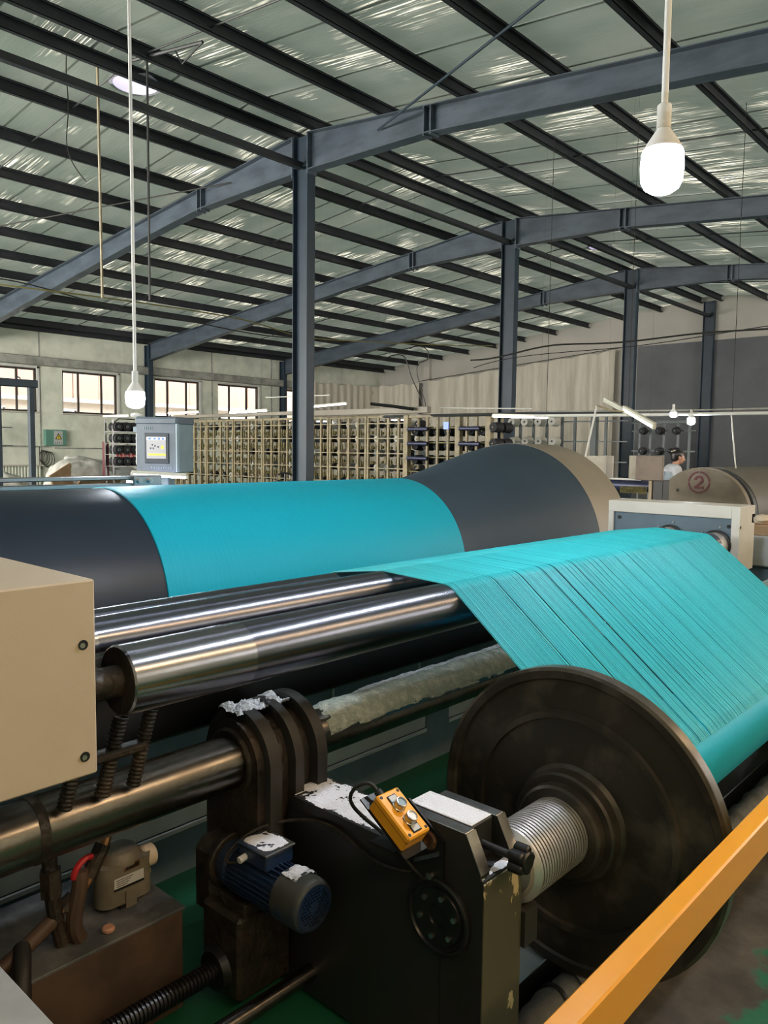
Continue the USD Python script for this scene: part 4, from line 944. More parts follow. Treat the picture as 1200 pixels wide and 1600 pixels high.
bar('cable_loop', spline([(-12.21, 14.76, 2.6), (-12.3, 14.77, 3.45), (-12.26, 14.83, 3.74), (-12.14, 14.95, 3.81), (-12.15, 14.96, 4.02), (-12.3, 14.83, 4.13), (-12.47, 14.67, 4.06)], 30), .012, 'cable', 'looped black cable beside the white post of the curtain', 'cable')
bar('drop_wire', [(-3.51, 10.5, 2.13), (-3.47, 10.5, 1.8), (-3.44, 10.55, 1.44)], .009, 'pipe_white', 'thin pale wire dropping from the conduit track to the far drum', 'wire')
bar('cable_tray', [(-10.75, 11.5, 2.53), (-10.2, 11.5, 2.47), (-9.67, 11.5, 2.40)], .035, 'black', 'short dark cable tray above the creel left of the second pillar', 'cable tray')
bar('light_pipe', [(-12.19, 10.0, 2.62), (-10.38, 10.0, 2.60)], .009, 'pipe_white', 'thin white rod crossing the middle pillar', 'rod')
bar('light_pipe', [(-9.4, 12.0, 2.44), (-7.39, 12.0, 2.37)], .012, 'pipe_white', 'thin white rod above the bright tube at the second pillar', 'rod')
bar('light_pipe', [(-10.9, 12.0, 2.30), (-5.2, 11.2, 2.24)], .03, 'tie_steel', 'dark conduit bundle running above the creel towards the third pillar', 'conduit')

# ================================================================== control panel behind the drum
PR = 27.7; c_, s_ = math.cos(math.radians(PR)), math.sin(math.radians(PR)); Rz = np.array([[c_, -s_, 0], [s_, c_, 0], [0, 0, 1.]])
PC = np.array([-6.94, 4.55, 0]) - Rz @ np.array([.46, 0, 0])
pn = thing('operator_console', 'blue-grey operator panel with a lit screen, behind the teal drum', 'control panel', loc=PC)
def pl_(m): return m.move(Rz, PC)
part(pn, 'cabinet', pl_(M().box((0, 0, 1.36), (.46, .34, 1.90), .012)), 'panel_side')
q_front_door = part(pn, 'front_door', pl_(M().box((.0, -.022, 1.36), (.455, .0, 1.90), .008)), 'panel_grey', 'darker grey-blue front')
part(pn, 'film_cover', pl_(M().box((-.015, -.03, 1.845), (.47, .35, 1.93), .02)), 'panel_grey')
part(pn, 'edge_profile', pl_(M().cyl((.468, -.01, 1.37), (.468, -.01, 1.86), .022, 12)), 'panel_side')
part(q_front_door, 'bezel', pl_(M().box((.10, -.030, 1.455), (.375, -.02, 1.765), .004)), 'steel_blue')
q_screen = part(pn, 'screen', pl_(M().box((.125, -.033, 1.505), (.345, -.029, 1.725))), 'screen_grey', 'lit grey screen')
hb = M()
for x in (.15, .205, .255, .300): hb.box((x, -.0345, 1.698), (x + .028, -.0328, 1.716))
part(q_screen, 'screen_header', pl_(M().box((.125, -.0338, 1.693), (.345, -.0325, 1.725))), 'screen_white'); part(q_screen, 'header_buttons', pl_(hb), 'screen_blue')
part(q_screen, 'screen_bar', pl_(M().box((.145, -.0338, 1.537), (.345, -.0325, 1.556))), 'screen_yellow')
part(q_screen, 'screen_icon', pl_(M().cyl((.305, -.034, 1.62), (.305, -.0325, 1.62), .018, 16)), 'screen_yellow')
sd = M()
for x, z in ((.165, 1.60), (.185, 1.635), (.195, 1.60), (.215, 1.625), (.25, 1.615)): sd.box((x, -.034, z), (x + .016, -.0325, z + .018))
part(q_screen, 'screen_symbols', pl_(sd), 'screen_dark')
kb = M()
for i in range(9): kb.box((.17 + i * .027, -.026, 1.405), (.188 + i * .027, -.02, 1.42))
for i in range(5): kb.box((.09 + i * .022, -.026, 1.80), (.098 + i * .022, -.02, 1.83))
part(q_front_door, 'push_keys', pl_(kb), 'panel_side')
part(pn, 'pedestal', pl_(M().box((.16, .10, 0), (.30, .24, 1.36), .01)), 'panel_side')
part(pn, 'foot', pl_(M().box((.05, 0, 0), (.42, .34, .04), .01)), 'panel_grey')
part(pn, 'side_tube', pl_(M().cyl((-.035, .05, 1.44), (-.035, .05, 1.80), .010, 10)), 'pipe_white', 'white upright tube')
part(pn, 'side_bracket', pl_(M().box((-.06, .02, 1.77), (.0, .10, 1.83), .004)), 'panel_side')
part(pn, 'lamp_strip', pl_(M().box((-.06, -.03, 1.335), (.47, .03, 1.36), .003)), 'navy_metal')
rg = M(); v0 = trimesh.creation.icosphere(3, .05); vv = np.array(v0.vertices); vv *= (1 + .5 * (meshkit.fbm(vv * 40, 3, 2)[:, None] - .5)); vv *= [1.4, .9, .55]
rg.add(vv @ Rz.T + PC + Rz @ np.array([-.05, .08, 1.95]), v0.faces); solo('crumpled_rag', rg, 'white', 'crumpled white rag lying on the corner of the control panel', 'rag', smooth=True)

# ================================================================== yarn creel along the back
proto = []
def creel_bay(x, label, dense, name='creel_bay'):
    t = thing(name, label, 'creel', 'creel bays behind the drum', loc=(x, 12.0, 0))
    w = 1.12
    for k in range(5):
        for yy, r in ((12.0, .024), (12.62, .02)):
            xx = x + k * w / 4 if k < 4 else x + w - .06
            part(t, 'post', M().box((xx - r, yy - r, .05), (xx + r, yy + r, 2.29)), 'creel_paint')
    for k in range(7):
        z = .32 + .305 * k
        part(t, 'rail', M().box((x - .02, 11.965, z), (x + w, 11.985, z + .022)), 'creel_paint')
        part(t, 'rail', M().box((x - .02, 12.63, z), (x + w, 12.66, z + .022)), 'creel_paint')
    part(t, 'top_bar', M().box((x - .03, 11.97, 2.28), (x + w, 12.03, 2.33)), 'creel_paint')
    part(t, 'bottom_bar', M().box((x - .03, 11.97, .0), (x + w, 12.65, .06)), 'creel_paint')
    m = M()
    for k in range(8):
        for j in range(6):
            if rng.random() < (.95 if dense else .6):
                xx = x + (k + .5) * w / 8; z = .45 + .305 * j + rng.normal(0, .012)
                m.cyl((xx, 12.05 + .12 * (k % 3), z), (xx, 12.11 + .12 * (k % 3), z), .032, 7)
                m.box((xx - .006, 12.0, z - .012 - .10 * rng.random()), (xx + .006, 12.03, z + .10 * rng.random()))
    p = part(t, 'thread_tensioners', m, 'tension_yellow'); tag(stage.GetPrimAtPath(p), kind='stuff')
    return t


NB = 8
for i in range(NB):
    x = -19.2 + i * 1.13
    if i < 6: l = ('cream steel creel bay next to the control panel', 'second cream steel creel bay from the control panel', 'third cream steel creel bay from the control panel', 'fourth cream steel creel bay from the control panel', 'creel bay just left of the middle pillar', 'creel bay half hidden by the middle pillar')[i]
    else: l = ('creel bay just right of the middle pillar', 'last cream creel bay before the thick post')[i - 6]
    creel_bay(x, l, i > 1)


def bobbin(mt, r, h, loc_, label, group, tip='yarn_cream'):
    t = thing('yarn_bobbin', label, 'yarn bobbin', group, loc=loc_); o = loc_
    part(t, 'yarn', M().lathe([(0, .02), (0, r * .97), (.006, r), (h - .01, r * .86), (h, r * .80), (h, .02)], o, (0, -1, 0), 14), mt)
    part(t, 'paper_tube', M().lathe([(-.04, .018), (h + .015, .014), (h + .015, .004)], o, (0, -1, 0), 8), tip)
    return t


OR5 = ('top', 'second', 'third', 'fourth', 'fifth'); OR8 = ('first', 'second', 'third', 'fourth', 'fifth', 'sixth', 'seventh', 'eighth')
first = {}
kinds = [('yarn_white', 'yarn_cream', 'white'), ('yarn_cream', 'creel_green', 'beige'), ('yarn_black', 'yarn_white', 'black'), ('yarn_grey', 'yarn_cream', 'grey')]
nb_ = 0
for i in range(NB):
    for j in range(5):
        z = 2.161 - .305 * j
        for k in range(4):
            x = -19.2 + i * 1.13 + .14 + k * .28
            u = rng.random()
            if i < 2 and u < .75: continue
            kd = (0 if u < .2 else 1 if u < .5 else 2 if u < .85 else 3) if j > 1 or i < 6 else (2 if u < .7 else 0)
            lab = f'{kinds[kd][2]} yarn bobbin, {OR5[j]} row, {OR8[k]} column, {OR8[i]} cream creel bay from the console'
            if kd not in first: first[kd] = bobbin(kinds[kd][0], .082, .20, (x, 12.60, z), lab, f'{kinds[kd][2]} yarn bobbins in the cream creel', kinds[kd][1])
            else: copy(first[kd], 'yarn_bobbin', (x, 12.60, z), label=lab)
# right section with dark bobbins
def creel_frame(x0, x1, y, label, posts, rails, mt, pr=.035, z1=2.25, name='yarn_creel', thick=()):
    t = thing(name, label, 'creel', loc=(x0, y, 0))
    for xx in posts:
        r = .055 if xx in thick else pr
        part(t, 'post', M().box((xx - r, y - r, 0), (xx + r, y + r, z1)), mt)
    for z in rails: part(t, 'rail', M().box((x0, y - .012, z - .012), (x1, y + .012, z + .012)), 'tension_yellow' if mt == 'creel_paint' else mt)
    part(t, 'top_bar', M().box((x0, y - .03, z1 - .05), (x1, y + .03, z1)), mt)
    return t


cf_ = creel_frame(-10.12, -8.05, 11.8, 'creel section with navy bars and black bobbins left of the second pillar', (-10.06, -9.55, -9.30, -9.05, -8.80, -8.62, -8.40, -8.12), (2.05, 1.77, 1.49, 1.21, .9), 'creel_paint', pr=.022, z1=2.30, thick=(-10.06, -8.80, -8.12))
for j in range(5): part(cf_, 'peg_rail', M().box((-10.12, 12.128, 1.978 - .275 * j), (-8.05, 12.150, 2.002 - .275 * j)), 'creel_paint')
for x in (-10.08, -8.1): part(cf_, 'rear_post', M().box((x - .02, 12.15, 0), (x + .02, 12.19, 2.25)), 'creel_paint')
for j in range(2): part(cf_, 'end_peg', M().box((-8.012, 11.8, 2.04 - .29 * j), (-7.988, 12.35, 2.06 - .29 * j)).box((-8.10, 11.80, 2.04 - .29 * j), (-7.988, 11.82, 2.06 - .29 * j)), 'creel_paint')
for j, z in enumerate((2.03, 1.75, 1.47)):
    for k, (xa, xb) in enumerate(((-9.96, -9.46), (-8.72, -8.26))):
        if j == 2 and k == 1: continue
        solo('bobbin_bar', M().cyl((xa, 11.70, z), (xb, 11.70, z), .038, 12, ch=.004).cyl((xa + .1, 11.70, z), (xa + .13, 11.72, z), .045, 12), 'navy_metal', f'{("upper", "middle", "lower")[j]} shiny navy bar on the {("thick post left", "post just left")[k]} of the second pillar', 'bar')
for j in range(5):
    for k in range(7):
        x, z = -9.93 + .265 * k, 1.99 - .275 * j
        g2 = 'black yarn bobbins left of the second pillar'; l2 = f'black yarn bobbin, {OR5[j]} row, {OR8[k]} from the thick post left of the second pillar'
        if 'b' not in first: first['b'] = bobbin('yarn_black', .10, .22, (x, 12.1, z), l2, g2, 'yarn_cream')
        else: copy(first['b'], 'yarn_bobbin', (x, 12.1, z), label=l2, group=g2)
for j in range(2):
    for k in range(2): copy(first['b'], 'yarn_bobbin', (-8.0, 11.95 + k * .3, 2.05 - .29 * j), label=f'{("upper", "lower")[j]} {("nearer", "farther")[k]} black yarn bobbin on the creel end beside the second pillar', group='black bobbins on the creel end')
# dark green creel with white bobbins right of the second pillar
creel_frame(-8.62, -6.3, 13.5, 'dark green creel with white bobbins behind the drum cone', (-8.55, -8.25, -7.95, -7.62, -7.35, -6.95, -6.72), (2.20, 1.825, 1.45, 1.075), 'creel_green', pr=.022, z1=2.36, thick=(-6.95,))
g3 = 'white yarn bobbins on the dark green creel'; 
for j in range(4):
    for k in range(4):
        l3 = f'white yarn bobbin, {OR5[j]} row, {OR8[k]} from the second pillar on the dark green creel'
        x, z = -8.62 + .30 * k + .02 * j, 2.20 - .375 * j
        if 'w' not in first: first['w'] = bobbin('yarn_white', .095, .20, (x, 13.46, z), l3, g3, 'black')
        else: copy(first['w'], 'yarn_bobbin', (x, 13.46, z), label=l3, group=g3)
creel_frame(-6.35, -5.2, 13.8, 'dark bare creel rack behind the tilted yellowish tube light', (-6.2, -6.0, -5.75, -5.5, -5.3), (2.02, 1.66), 'creel_green', pr=.018, z1=2.2)
g4 = 'dark bobbins on the bare rack'; 
for j in range(2):
    for k in range(3):
        l4 = f'small dark bobbin, {("upper", "lower")[j]} row, {OR8[k]} on the bare rack behind the tilted tube'
        p4 = (-6.10 + .30 * k, 13.76, 2.02 - .36 * j)
        if 'd' not in first: first['d'] = bobbin('yarn_black', .07, .12, p4, l4, g4, 'yarn_grey')
        else: copy(first['d'], 'yarn_bobbin', p4, label=l4, group=g4)
solo('creel_beam', M().box((-17.9, 11.6, 2.37), (-12.9, 11.72, 2.45), .01), 'cone_cream', 'long cream channel beam over the creel left of the middle pillar', 'beam')
solo('creel_beam', M().box((-12.7, 11.6, 2.33), (-9.4, 11.72, 2.45), .01), 'cone_cream', 'long cream channel beam over the creel right of the middle pillar', 'beam')
solo('blue_tag', M().box((-9.14, 11.76, 2.02), (-9.02, 11.775, 2.16), .002), 'screen_blue', 'small blue card hanging on the creel', 'card')
pj = thing('pallet_jack', 'black loop handle of a pallet jack before the creel, left of the middle pillar', 'pallet jack', loc=(-9.17, 7.9, 0))
part(pj, 'handle', M().tube([(-9.20, 7.87, 1.12), (-9.25, 7.82, 1.14), (-9.25, 7.82, 1.22), (-9.21, 7.86, 1.25), (-9.12, 7.93, 1.25), (-9.08, 7.97, 1.22), (-9.08, 7.97, 1.14), (-9.13, 7.93, 1.12)], .014, 8), 'black')
part(pj, 'stem', M().tube([(-9.165, 7.90, 1.24), (-9.165, 7.90, .15)], .02, 8), 'black')
for d_ in (-.2, .2): part(pj, 'fork', M().box((-9.9, 7.9 + d_ - .07, .03), (-9.1, 7.9 + d_ + .07, .09), .01), 'yellow_rail')
part(pj, 'pump_housing', M().box((-9.25, 7.75, .02), (-9.05, 8.05, .35), .02), 'black')

# ================================================================== left background by the window wall
eb = thing('electric_box', 'green and grey electric box with a yellow warning sign on the window wall', 'electric box', loc=(XL, 11.5, 1.62))
part(eb, 'box', M().box((XL, 11.16, 1.63), (XL + .16, 11.83, 2.13), .008), 'green_box')
q_sign_plate = part(eb, 'sign_plate', M().box((XL + .16, 11.42, 1.67), (XL + .165, 11.70, 2.09)), 'grey_label')
tri = Polygon([(0, 0), (.22, 0), (.11, .20)])
part(q_sign_plate, 'warning_triangle', M().prism(tri, .004, (XL + .166, 11.455, 1.83), (0, 1, 0), (0, 0, 1), (1, 0, 0)), 'black')
part(q_sign_plate, 'warning_field', M().prism(tri.buffer(-.022), .003, (XL + .169, 11.455, 1.83), (0, 1, 0), (0, 0, 1), (1, 0, 0)), 'sign_yellow')
part(q_sign_plate, 'bolt_symbol', M().prism(Polygon([(.115, .135), (.09, .085), (.108, .085), (.10, .03), (.135, .095), (.115, .095)]), .003, (XL + .171, 11.455, 1.83), (0, 1, 0), (0, 0, 1), (1, 0, 0)), 'black')
wr_ = M()
for i in range(4):
    y = 11.44 + i * .062; wr_.box((XL + .165, y, 1.70), (XL + .168, y + .045, 1.708)); wr_.box((XL + .165, y + .02, 1.69), (XL + .168, y + .028, 1.745)); wr_.box((XL + .165, y + .005, 1.725), (XL + .168, y + .04, 1.732))
part(q_sign_plate, 'sign_writing', wr_, 'black')
cl_ = M()
for i in range(4):
    a_ = np.linspace(0, 2 * math.pi, 26); cl_.tube(np.c_[np.full(26, XL + .06 + .02 * i), 11.12 + (.12 + .02 * i) * np.cos(a_) + .05 * i, 1.28 + (.20 + .015 * i) * np.sin(a_) - .03 * i], .012, 6)
solo('cable_coil', cl_.tube([(XL + .06, 11.0, 1.6), (XL + .06, 11.0, .7)], .012, 6), 'cable', 'coil of black cable hanging on the window wall below the electric box', 'cable coil')
ra = thing('radiator', 'pale green slatted radiator against the window wall', 'radiator', loc=(XL + .1, 10.2, 0))
for i in range(20): part(ra, 'slat', M().box((XL + .04, 9.2 + i * .092, .28), (XL + .12, 9.26 + i * .092, 1.0), .008), 'wall_paint')
part(ra, 'top_ledge', M().box((XL, 9.15, 1.0), (XL + .22, 11.05, 1.04)), 'sill')
part(ra, 'pipe', M().box((XL + .03, 9.15, .2), (XL + .13, 11.05, .26)), 'wall_paint')
part(ra, 'bracket_foot', M().box((XL + .05, 9.3, 0), (XL + .1, 9.36, .22)).box((XL + .05, 10.9, 0), (XL + .1, 10.96, .22)), 'wall_paint')
gf = thing('lifting_frame', 'dark steel lifting frame with a crossbar at the left edge', 'steel frame', loc=(-14, 5.9, 0))
part(gf, 'post', M().box((-14.05, 6.15, 0), (-13.95, 6.24, 2.66), .006), 'steel_blue')
part(gf, 'post', M().box((-14.05, 5.58, 0), (-13.95, 5.67, 2.66), .006), 'steel_blue')
part(gf, 'crossbar', M().box((-14.07, 5.50, 2.64), (-13.93, 6.30, 2.77), .01), 'steel_blue')
part(gf, 'lifting_eye', M().tube(np.c_[np.full(14, -14.0), 5.98 + .04 * np.cos(np.linspace(-.3, 3.44, 14)), 2.77 + .04 * np.sin(np.linspace(-.3, 3.44, 14))], .010, 6), 'steel_blue')
for z in (1.93, 1.62): part(gf, 'peg', M().cyl((-13.97, 5.64, z), (-13.97, 5.85, z), .008, 6), 'steel_blue')


def heap(name, c, s, seed, mt, label, cat, rough=.5, zmin=.58):
    b = trimesh.creation.icosphere(4, 1.0); v = np.array(b.vertices)
    v *= 1 + rough * (meshkit.fbm(v * 1.6 + seed * 3.1, 4, seed) - .5)[:, None]
    v[:, 2] = np.sign(v[:, 2]) * np.abs(v[:, 2]) ** .7
    v = v * np.array(s) + np.array(c); v[:, 2] = np.maximum(v[:, 2], zmin)
    return solo(name, M().add(v, b.faces), mt, label, cat, smooth=True)


tbl = thing('low_table', 'low pallet table under the tarpaulin bundles', 'table', loc=(-16, 8.2, 0))
part(tbl, 'table_top', M().box((-16.6, 7.2, .52), (-15.5, 9.4, .58), .01), 'cardboard')
for x in (-16.5, -15.6):
    for y in (7.3, 9.3): part(tbl, 'leg', M().box((x - .04, y - .04, 0), (x + .04, y + .04, .525)), 'cardboard')
heap('tarp_bundle', (-16, 8.15, .82), (.5, .75, .60), 3, 'tarp', 'pale tarpaulin bundle heaped in front of the window wall', 'bundle')
heap('tarp_bundle', (-15.75, 8.95, .75), (.42, .6, .42), 5, 'tarp_grey', 'grey tarpaulin bundle left of the control panel', 'bundle')
heap('cloth_bundle', (-15.6, 8.55, .80), (.2, .17, .30), 8, 'tarp_grey', 'small grey-green cloth bundle between the two tarpaulin heaps', 'bundle')
heap('cloth_bundle', (-15.2, 6.15, .50), (.5, .55, .62), 11, 'tarp', 'pale cloth bundle at the left edge behind the lifting frame', 'bundle', zmin=0)
solo('cardboard_sheet', M().box((-.02, -.34, -.3), (.02, .34, .3), 0, R=rot([1, 0, 0], 24) @ rot([0, 0, 1], 25), at=(-15.5, 7.52, .88)), 'cardboard', 'tilted cardboard sheet at the near end of the tarpaulin heap', 'cardboard')
solo('cardboard_sheet', M().box((-.3, -.45, -.02), (.3, .45, .02), 0, R=rot([0, 1, 0], -35), at=(-15.35, 8.1, .80)), 'cardboard', 'flat cardboard sheet poking out below the pale tarpaulin', 'cardboard')
solo('red_post', M().box((-15.3, 8.22, 0), (-15.2, 8.32, 1.72), .008), 'maroon', 'dark red steel post beside the black yarn rack', 'post')
rk = thing('bobbin_rack', 'small rack of black yarn packages left of the control panel', 'rack', loc=(-15, 8.6, 0))
for x, y in ((-15.15, 8.22), (-15.15, 9.02), (-14.85, 8.22), (-14.85, 9.02)): part(rk, 'post', M().box((x - .015, y - .015, 0), (x + .015, y + .015, 2.18)), 'aluminium')
for j in range(4): part(rk, 'shelf_bar', M().box((-15.17, 8.2, 1.92 - j * .235), (-14.83, 9.04, 1.935 - j * .235)), 'aluminium')
part(rk, 'handle', M().tube([(-14.85, 8.15, 2.04), (-14.85, 8.35, 2.19), (-14.85, 8.95, 2.19)], .014, 6), 'aluminium')
q_red_card = part(rk, 'red_card', M().box((-14.83, 8.28, 1.40), (-14.82, 8.75, 1.52)), 'red_plastic', 'red and white printed card')
cm = M()
for i in range(5): cm.box((-14.82, 8.31 + i * .088, 1.425), (-14.816, 8.37 + i * .088, 1.44)).box((-14.82, 8.33 + i * .088, 1.42), (-14.816, 8.342 + i * .088, 1.50)).box((-14.82, 8.31 + i * .088, 1.475), (-14.816, 8.365 + i * .088, 1.485))
part(q_red_card, 'card_writing', cm, 'paper_white')
pk = None
for j in range(4):
    for k in range(4):
        q = (-14.88, 8.31 + .19 * k, 2.03 - .235 * j); lk = f'black yarn package, {OR5[j]} row, {OR8[k]} on the small rack beside the operator console'; gk = 'black yarn packages on the small rack'
        if pk is None:
            pk = thing('yarn_package', lk, 'yarn package', gk, loc=q)
            part(pk, 'yarn', M().lathe([(-.16, .02), (-.16, .085), (-.15, .093), (.10, .093), (.11, .085), (.11, .02)], q, (1, 0, 0), 18), 'yarn_black')
            part(pk, 'paper_tube', M().lathe([(.11, .03), (.125, .028), (.125, .018), (.08, .016)], q, (1, 0, 0), 12), 'yarn_grey')
        else: copy(pk, 'yarn_package', q, label=lk)
hl = thing('wall_lamp_stand', 'small round lamp on a dark stand before the window wall', 'lamp stand', loc=(-23.9, 11.6, 0))
part(hl, 'pole', M().cyl((-23.9, 11.6, 0), (-23.9, 11.6, 1.12), .05, 10), 'cable')
part(hl, 'head', M().tm(trimesh.creation.icosphere(2, .11).apply_translation((-23.9, 11.68, 1.22))), 'paper_white')

# ================================================================== the neighbouring machine and the worker
D2 = np.array([-3.98, 0, .797])
d2 = thing('second_drum', 'olive-grey warping drum whose cream end disc bears a stencilled 2', 'warping drum', loc=(D2[0], 12.5, 0))
q_end_disc = part(d2, 'end_disc', M().lathe([(10.85, .05), (10.85, .632), (10.858, .640), (10.97, .640), (10.975, .60)], D2, Y, 128), 'disc_cream')
part(d2, 'groove_ring', M().lathe([(10.975, .60), (11.10, .60), (11.11, .632), (11.22, .636)], D2, Y, 128), 'iron_plain')
part(d2, 'barrel', M().lathe([(11.22, .60), (11.225, .642), (15.6, .642), (15.6, .05)], D2, Y, 128), 'drum_olive')
part(d2, 'stand', M().box((-4.3, 10.98, 0), (-3.66, 11.1, .6), .01), 'blue_grey'); part(d2, 'stand', M().box((-4.3, 15.65, 0), (-3.66, 15.8, .9), .01), 'blue_grey')
part(d2, 'axle', M().cyl(D2 + Y * 10.9, D2 + Y * 15.8, .06, 16), 'steel')
part(q_end_disc, 'disc_hole', M().cyl((-4.30, 10.853, 1.115), (-4.30, 10.846, 1.115), .022, 16), 'black')
SC = np.array([-4.01, 10.846, 1.235])
ring = Point(0, 0).buffer(.150, 40).difference(Point(0, 0).buffer(.130, 40))
for a_ in (0, 90, 180, 270):
    q = sbox(-.008, .1, .008, .2); from shapely import affinity
    ring = ring.difference(affinity.rotate(q, a_ + 0, origin=(0, 0)))
part(q_end_disc, 'stencil_ring', M().prism(ring, .003, SC, (1, 0, 0), (0, 0, 1), (0, -1, 0)), 'maroon')
tm_ = meshkit.text_mesh('2', .165, .003, True); tv_ = np.array(tm_.vertices); tv_[:, :2] -= (tv_[:, :2].min(0) + tv_[:, :2].max(0)) / 2
tv_[:, 0] *= 1.15
part(q_end_disc, 'stencil_number', M().add(SC + tv_[:, :1] * [1, 0, 0] + tv_[:, 1:2] * [0, 0, 1] - tv_[:, 2:] * [0, 1, 0], np.array(tm_.faces)), 'maroon')
rs = thing('roller_stand', 'dirty cream roller stand with a square brown plate in front of the worker', 'roller stand', loc=(-4.2, 9.55, 0))
part(rs, 'brown_plate', M().box((-4.30, 9.48, 1.285), (-3.955, 9.52, 1.59), .004), 'brown_plate', 'square brown cover plate')
part(rs, 'side_block', M().box((-4.40, 9.50, 1.30), (-4.29, 9.75, 1.59), .004), 'cream_dirty')
part(rs, 'left_block', M().box((-5.05, 9.55, 1.25), (-4.75, 9.80, 1.58), .004), 'cream_dirty')
part(rs, 'left_edge', M().box((-4.76, 9.54, 1.22), (-4.725, 9.70, 1.585), .003), 'cone_cream')
part(rs, 'roller', M().cyl((-4.74, 9.65, 1.20), (-4.10, 9.65, 1.20), .075, 28), 'navy_metal')
part(rs, 'upper_rod', M().cyl((-4.74, 9.6, 1.285), (-4.28, 9.6, 1.285), .014, 10), 'pipe_white')
part(rs, 'lower_rod', M().box((-4.75, 9.56, 1.02), (-4.13, 9.60, 1.04), .003), 'paper_white')
part(rs, 'lower_post', M().box((-4.15, 9.54, .2), (-4.11, 9.6, 1.29)), 'yarn_cream')
part(rs, 'column', M().box((-4.10, 9.55, 0), (-3.97, 9.75, 1.29), .006), 'iron_plain'); part(rs, 'column', M().box((-5.0, 9.58, 0), (-4.85, 9.78, 1.26), .006), 'frame_blue')
ym = M()
for i in range(14): ym.tube([(-4.52, 9.52, 1.115 + .006 * i), (-4.16, 9.52, 1.11 + .0075 * i)], .0022, 4)
solo('yarn_strands', ym, 'tension_yellow', 'band of yellow yarn strands below the brown plate', 'yarn', kind='stuff')
sc_ = thing('side_console', 'grey machine console with brown top beside the roller housing', 'console', loc=(-1.5, 6.2, 0))
part(sc_, 'console_body', M().box((-1.66, 5.40, 0), (-.9, 6.6, .90), .006), 'blue_grey')
part(sc_, 'grey_top', M().box((-1.70, 5.36, .90), (-.86, 6.64, 1.10), .01), 'light_panel')
part(sc_, 'brown_strip', M().box((-1.69, 5.37, 1.10), (-.87, 6.63, 1.165), .004), 'cardboard')
rg = trimesh.creation.icosphere(3, .05); vv = np.array(rg.vertices); vv *= (1 + .6 * (meshkit.fbm(vv * 30, 3, 6)[:, None] - .5)); vv *= [1.1, 1.1, .7]
solo('lint_wad', M().add(vv + [-1.60, 5.47, 1.195], rg.faces), 'pale_plastic', 'small wad of pale lint on the brown console top', 'lint', smooth=True)

# the worker: seen from behind, turned to the right, bending slightly
def blob(bones, refine=.02, it=12):
    ms = []
    for a, ra_, b, rb_ in bones:
        pts = []
        for c0, r0 in ((a, ra_), (b, rb_)):
            s_ = trimesh.creation.icosphere(2, 1.0).vertices
            pts.append(np.asarray(c0) + s_ * np.asarray(r0))
        ms.append(manifold3d.Manifold.hull_points(np.vstack(pts)))
    u_ = manifold3d.Manifold.batch_boolean(ms, manifold3d.OpType.Add).refine_to_length(refine)
    g = u_.to_mesh(); t_ = trimesh.Trimesh(g.vert_properties[:, :3], g.tri_verts, process=True)
    trimesh.smoothing.filter_taubin(t_, iterations=it); return t_


WP = np.array([-5.05, 12.38, 0]); RW = rot([0, 0, 1], 38)
pe = thing('person', 'person with dark tied-up hair in a grey jacket with white shoulders, back turned', 'person', loc=WP)
# local frame: facing +x (to the right, away), z up
def wp(*p): return np.array(p, float)
hip, chest, neck, head = wp(0, 0, .92), wp(.04, 0, 1.24), wp(.08, 0, 1.43), wp(.14, 0, 1.565)
bones = [(wp(0, 0, .92), (.13, .17, .12), wp(.02, 0, 1.08), (.11, .14, .1)), (wp(.02, 0, 1.08), (.11, .14, .1), wp(.04, 0, 1.28), (.12, .17, .12)), (wp(.04, 0, 1.28), (.12, .17, .12), wp(.06, 0, 1.38), (.08, .12, .06)),
         (neck, .052, wp(.12, 0, 1.52), .05), (wp(.12, 0, 1.58), (.092, .074, .10), wp(.15, 0, 1.53), (.072, .062, .075)), (wp(.215, 0, 1.535), .018, wp(.225, 0, 1.52), .016), (wp(.13, .075, 1.545), .018, wp(.125, .08, 1.565), .016), (wp(.13, -.075, 1.545), .018, wp(.125, -.08, 1.565), .016)]
for s_ in (-1, 1):
    sh_, el, wr2 = wp(.05, s_ * .19, 1.36), wp(.13, s_ * .25, 1.10), wp(.36, s_ * .16, 1.04)
    bones += [(wp(.05, s_ * .10, 1.36), .07, sh_, .062), (sh_, .062, el, .046), (el, .046, wr2, .034)]
    hc = wr2 + wp(.07, -s_ * .01, -.02); bones += [(wr2, .03, hc, (.036, .034, .022))]
    for q in range(4): bones.append((hc + wp(.02, (q - 1.5) * .017, 0), .010, hc + wp(.085 - .01 * abs(q - 1.4), (q - 1.5) * .019, -.03), .008))
    bones.append((hc + wp(-.01, -s_ * .03, 0), .011, hc + wp(.04, -s_ * .055, -.01), .009))
    kn_, an = wp(.05, s_ * .10, .50), wp(0, s_ * .10, .09)
    bones += [(wp(0, s_ * .09, .90), .095, kn_, .062), (kn_, .062, an, .042), (an, .042, wp(.15, s_ * .11, .04), (.05, .04, .036)), (an + wp(-.04, 0, -.04), .04, an, .042)]
body = blob(bones, .022); part(pe, 'body', M().tm(body).move(RW, WP), 'skin', smooth=True)
jk = [(wp(0, 0, .86), (.155, .195, .06), wp(.02, 0, 1.08), (.135, .165, .1)), (wp(.02, 0, 1.08), (.135, .165, .1), wp(.04, 0, 1.28), (.14, .19, .13)), (wp(.04, 0, 1.28), (.14, .19, .13), wp(.06, 0, 1.385), (.10, .14, .065))]
for s_ in (-1, 1):
    sh_, el, wr2 = wp(.05, s_ * .195, 1.36), wp(.13, s_ * .255, 1.10), wp(.34, s_ * .165, 1.045)
    jk += [(wp(.05, s_ * .10, 1.37), .085, sh_, .078), (sh_, .078, el, .060), (el, .060, wr2, .046)]
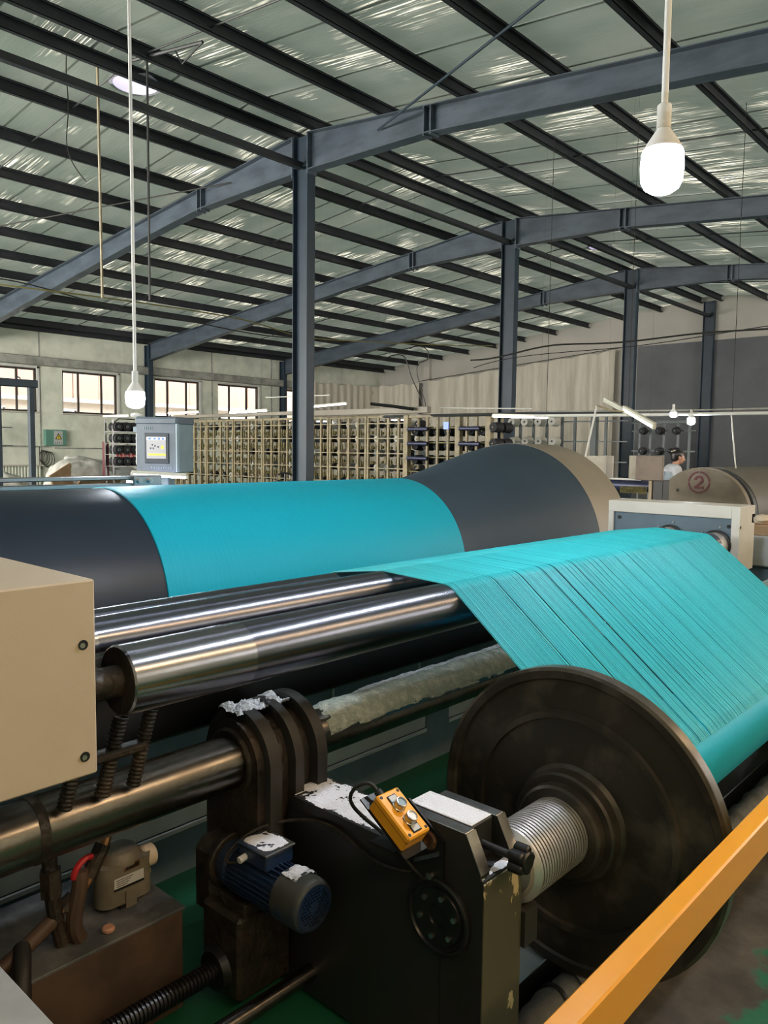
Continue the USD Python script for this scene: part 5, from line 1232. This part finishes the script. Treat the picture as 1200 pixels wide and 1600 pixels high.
q_jacket = part(pe, 'jacket', M().tm(blob(jk, .022)).move(RW, WP), 'jacket', 'grey jacket', smooth=True)
yk = [(wp(.04, 0, 1.35), (.142, .192, .055), wp(.06, 0, 1.395), (.10, .14, .062))]
for s_ in (-1, 1): yk += [(wp(.05, s_ * .10, 1.375), .088, wp(.05, s_ * .195, 1.365), .082), (wp(.05, s_ * .195, 1.365), .082, wp(.08, s_ * .215, 1.27), .074)]
part(q_jacket, 'jacket_yoke', M().tm(blob(yk, .02)).move(RW, WP), 'jacket_white', 'white shoulders', smooth=True)
for s_ in (-.06, .06): part(q_jacket, 'back_stripe', M().tube([wp(-.105, s_, 1.34), wp(-.118, s_, 1.2), wp(-.12, s_, 1.05)], .006, 5).move(RW, WP), 'jacket_white')
tr_ = []
for s_ in (-1, 1):
    kn_, an = wp(.05, s_ * .10, .50), wp(0, s_ * .10, .10); tr_ += [(wp(0, s_ * .09, .90), (.125, .11, .1), kn_, .078), (kn_, .078, an, .064)]
part(pe, 'trousers', M().tm(blob(tr_, .03)).move(RW, WP), 'trousers', smooth=True)
hr_ = blob([(wp(.105, 0, 1.60), (.10, .085, .088), wp(.08, 0, 1.545), (.07, .072, .06))], .015); q_hair = part(pe, 'hair', M().tm(hr_).move(RW, WP), 'hair', 'dark tied-up hair', smooth=True)
part(q_hair, 'hair_bun', M().tm(blob([(wp(.02, 0, 1.665), .045, wp(.0, 0, 1.66), .042)], .012)).move(RW, WP), 'hair', smooth=True)
part(q_hair, 'hair_clip', M().tube([wp(.035 + .045 * math.cos(t), .047 * math.sin(t), 1.66 + .012 * math.cos(t)) for t in np.linspace(0, 6.28, 16)], .010, 6).move(RW, WP), 'pale_plastic', 'pale hair tie')
for s_ in (-1, 1):
    part(pe, 'eye', M().tm(trimesh.creation.icosphere(1, .011).apply_translation(wp(.205, s_ * .032, 1.565))).move(RW, WP), 'paper_white')
    part(pe, 'shoe', M().tm(blob([(wp(-.05, s_ * .10, .045), (.045, .045, .045), wp(.16, s_ * .115, .04), (.06, .05, .04))], .02)).move(RW, WP), 'black', smooth=True)
part(pe, 'mouth', M().box((.205, -.022, 1.488), (.215, .022, 1.496), .002).move(RW, WP), 'maroon')
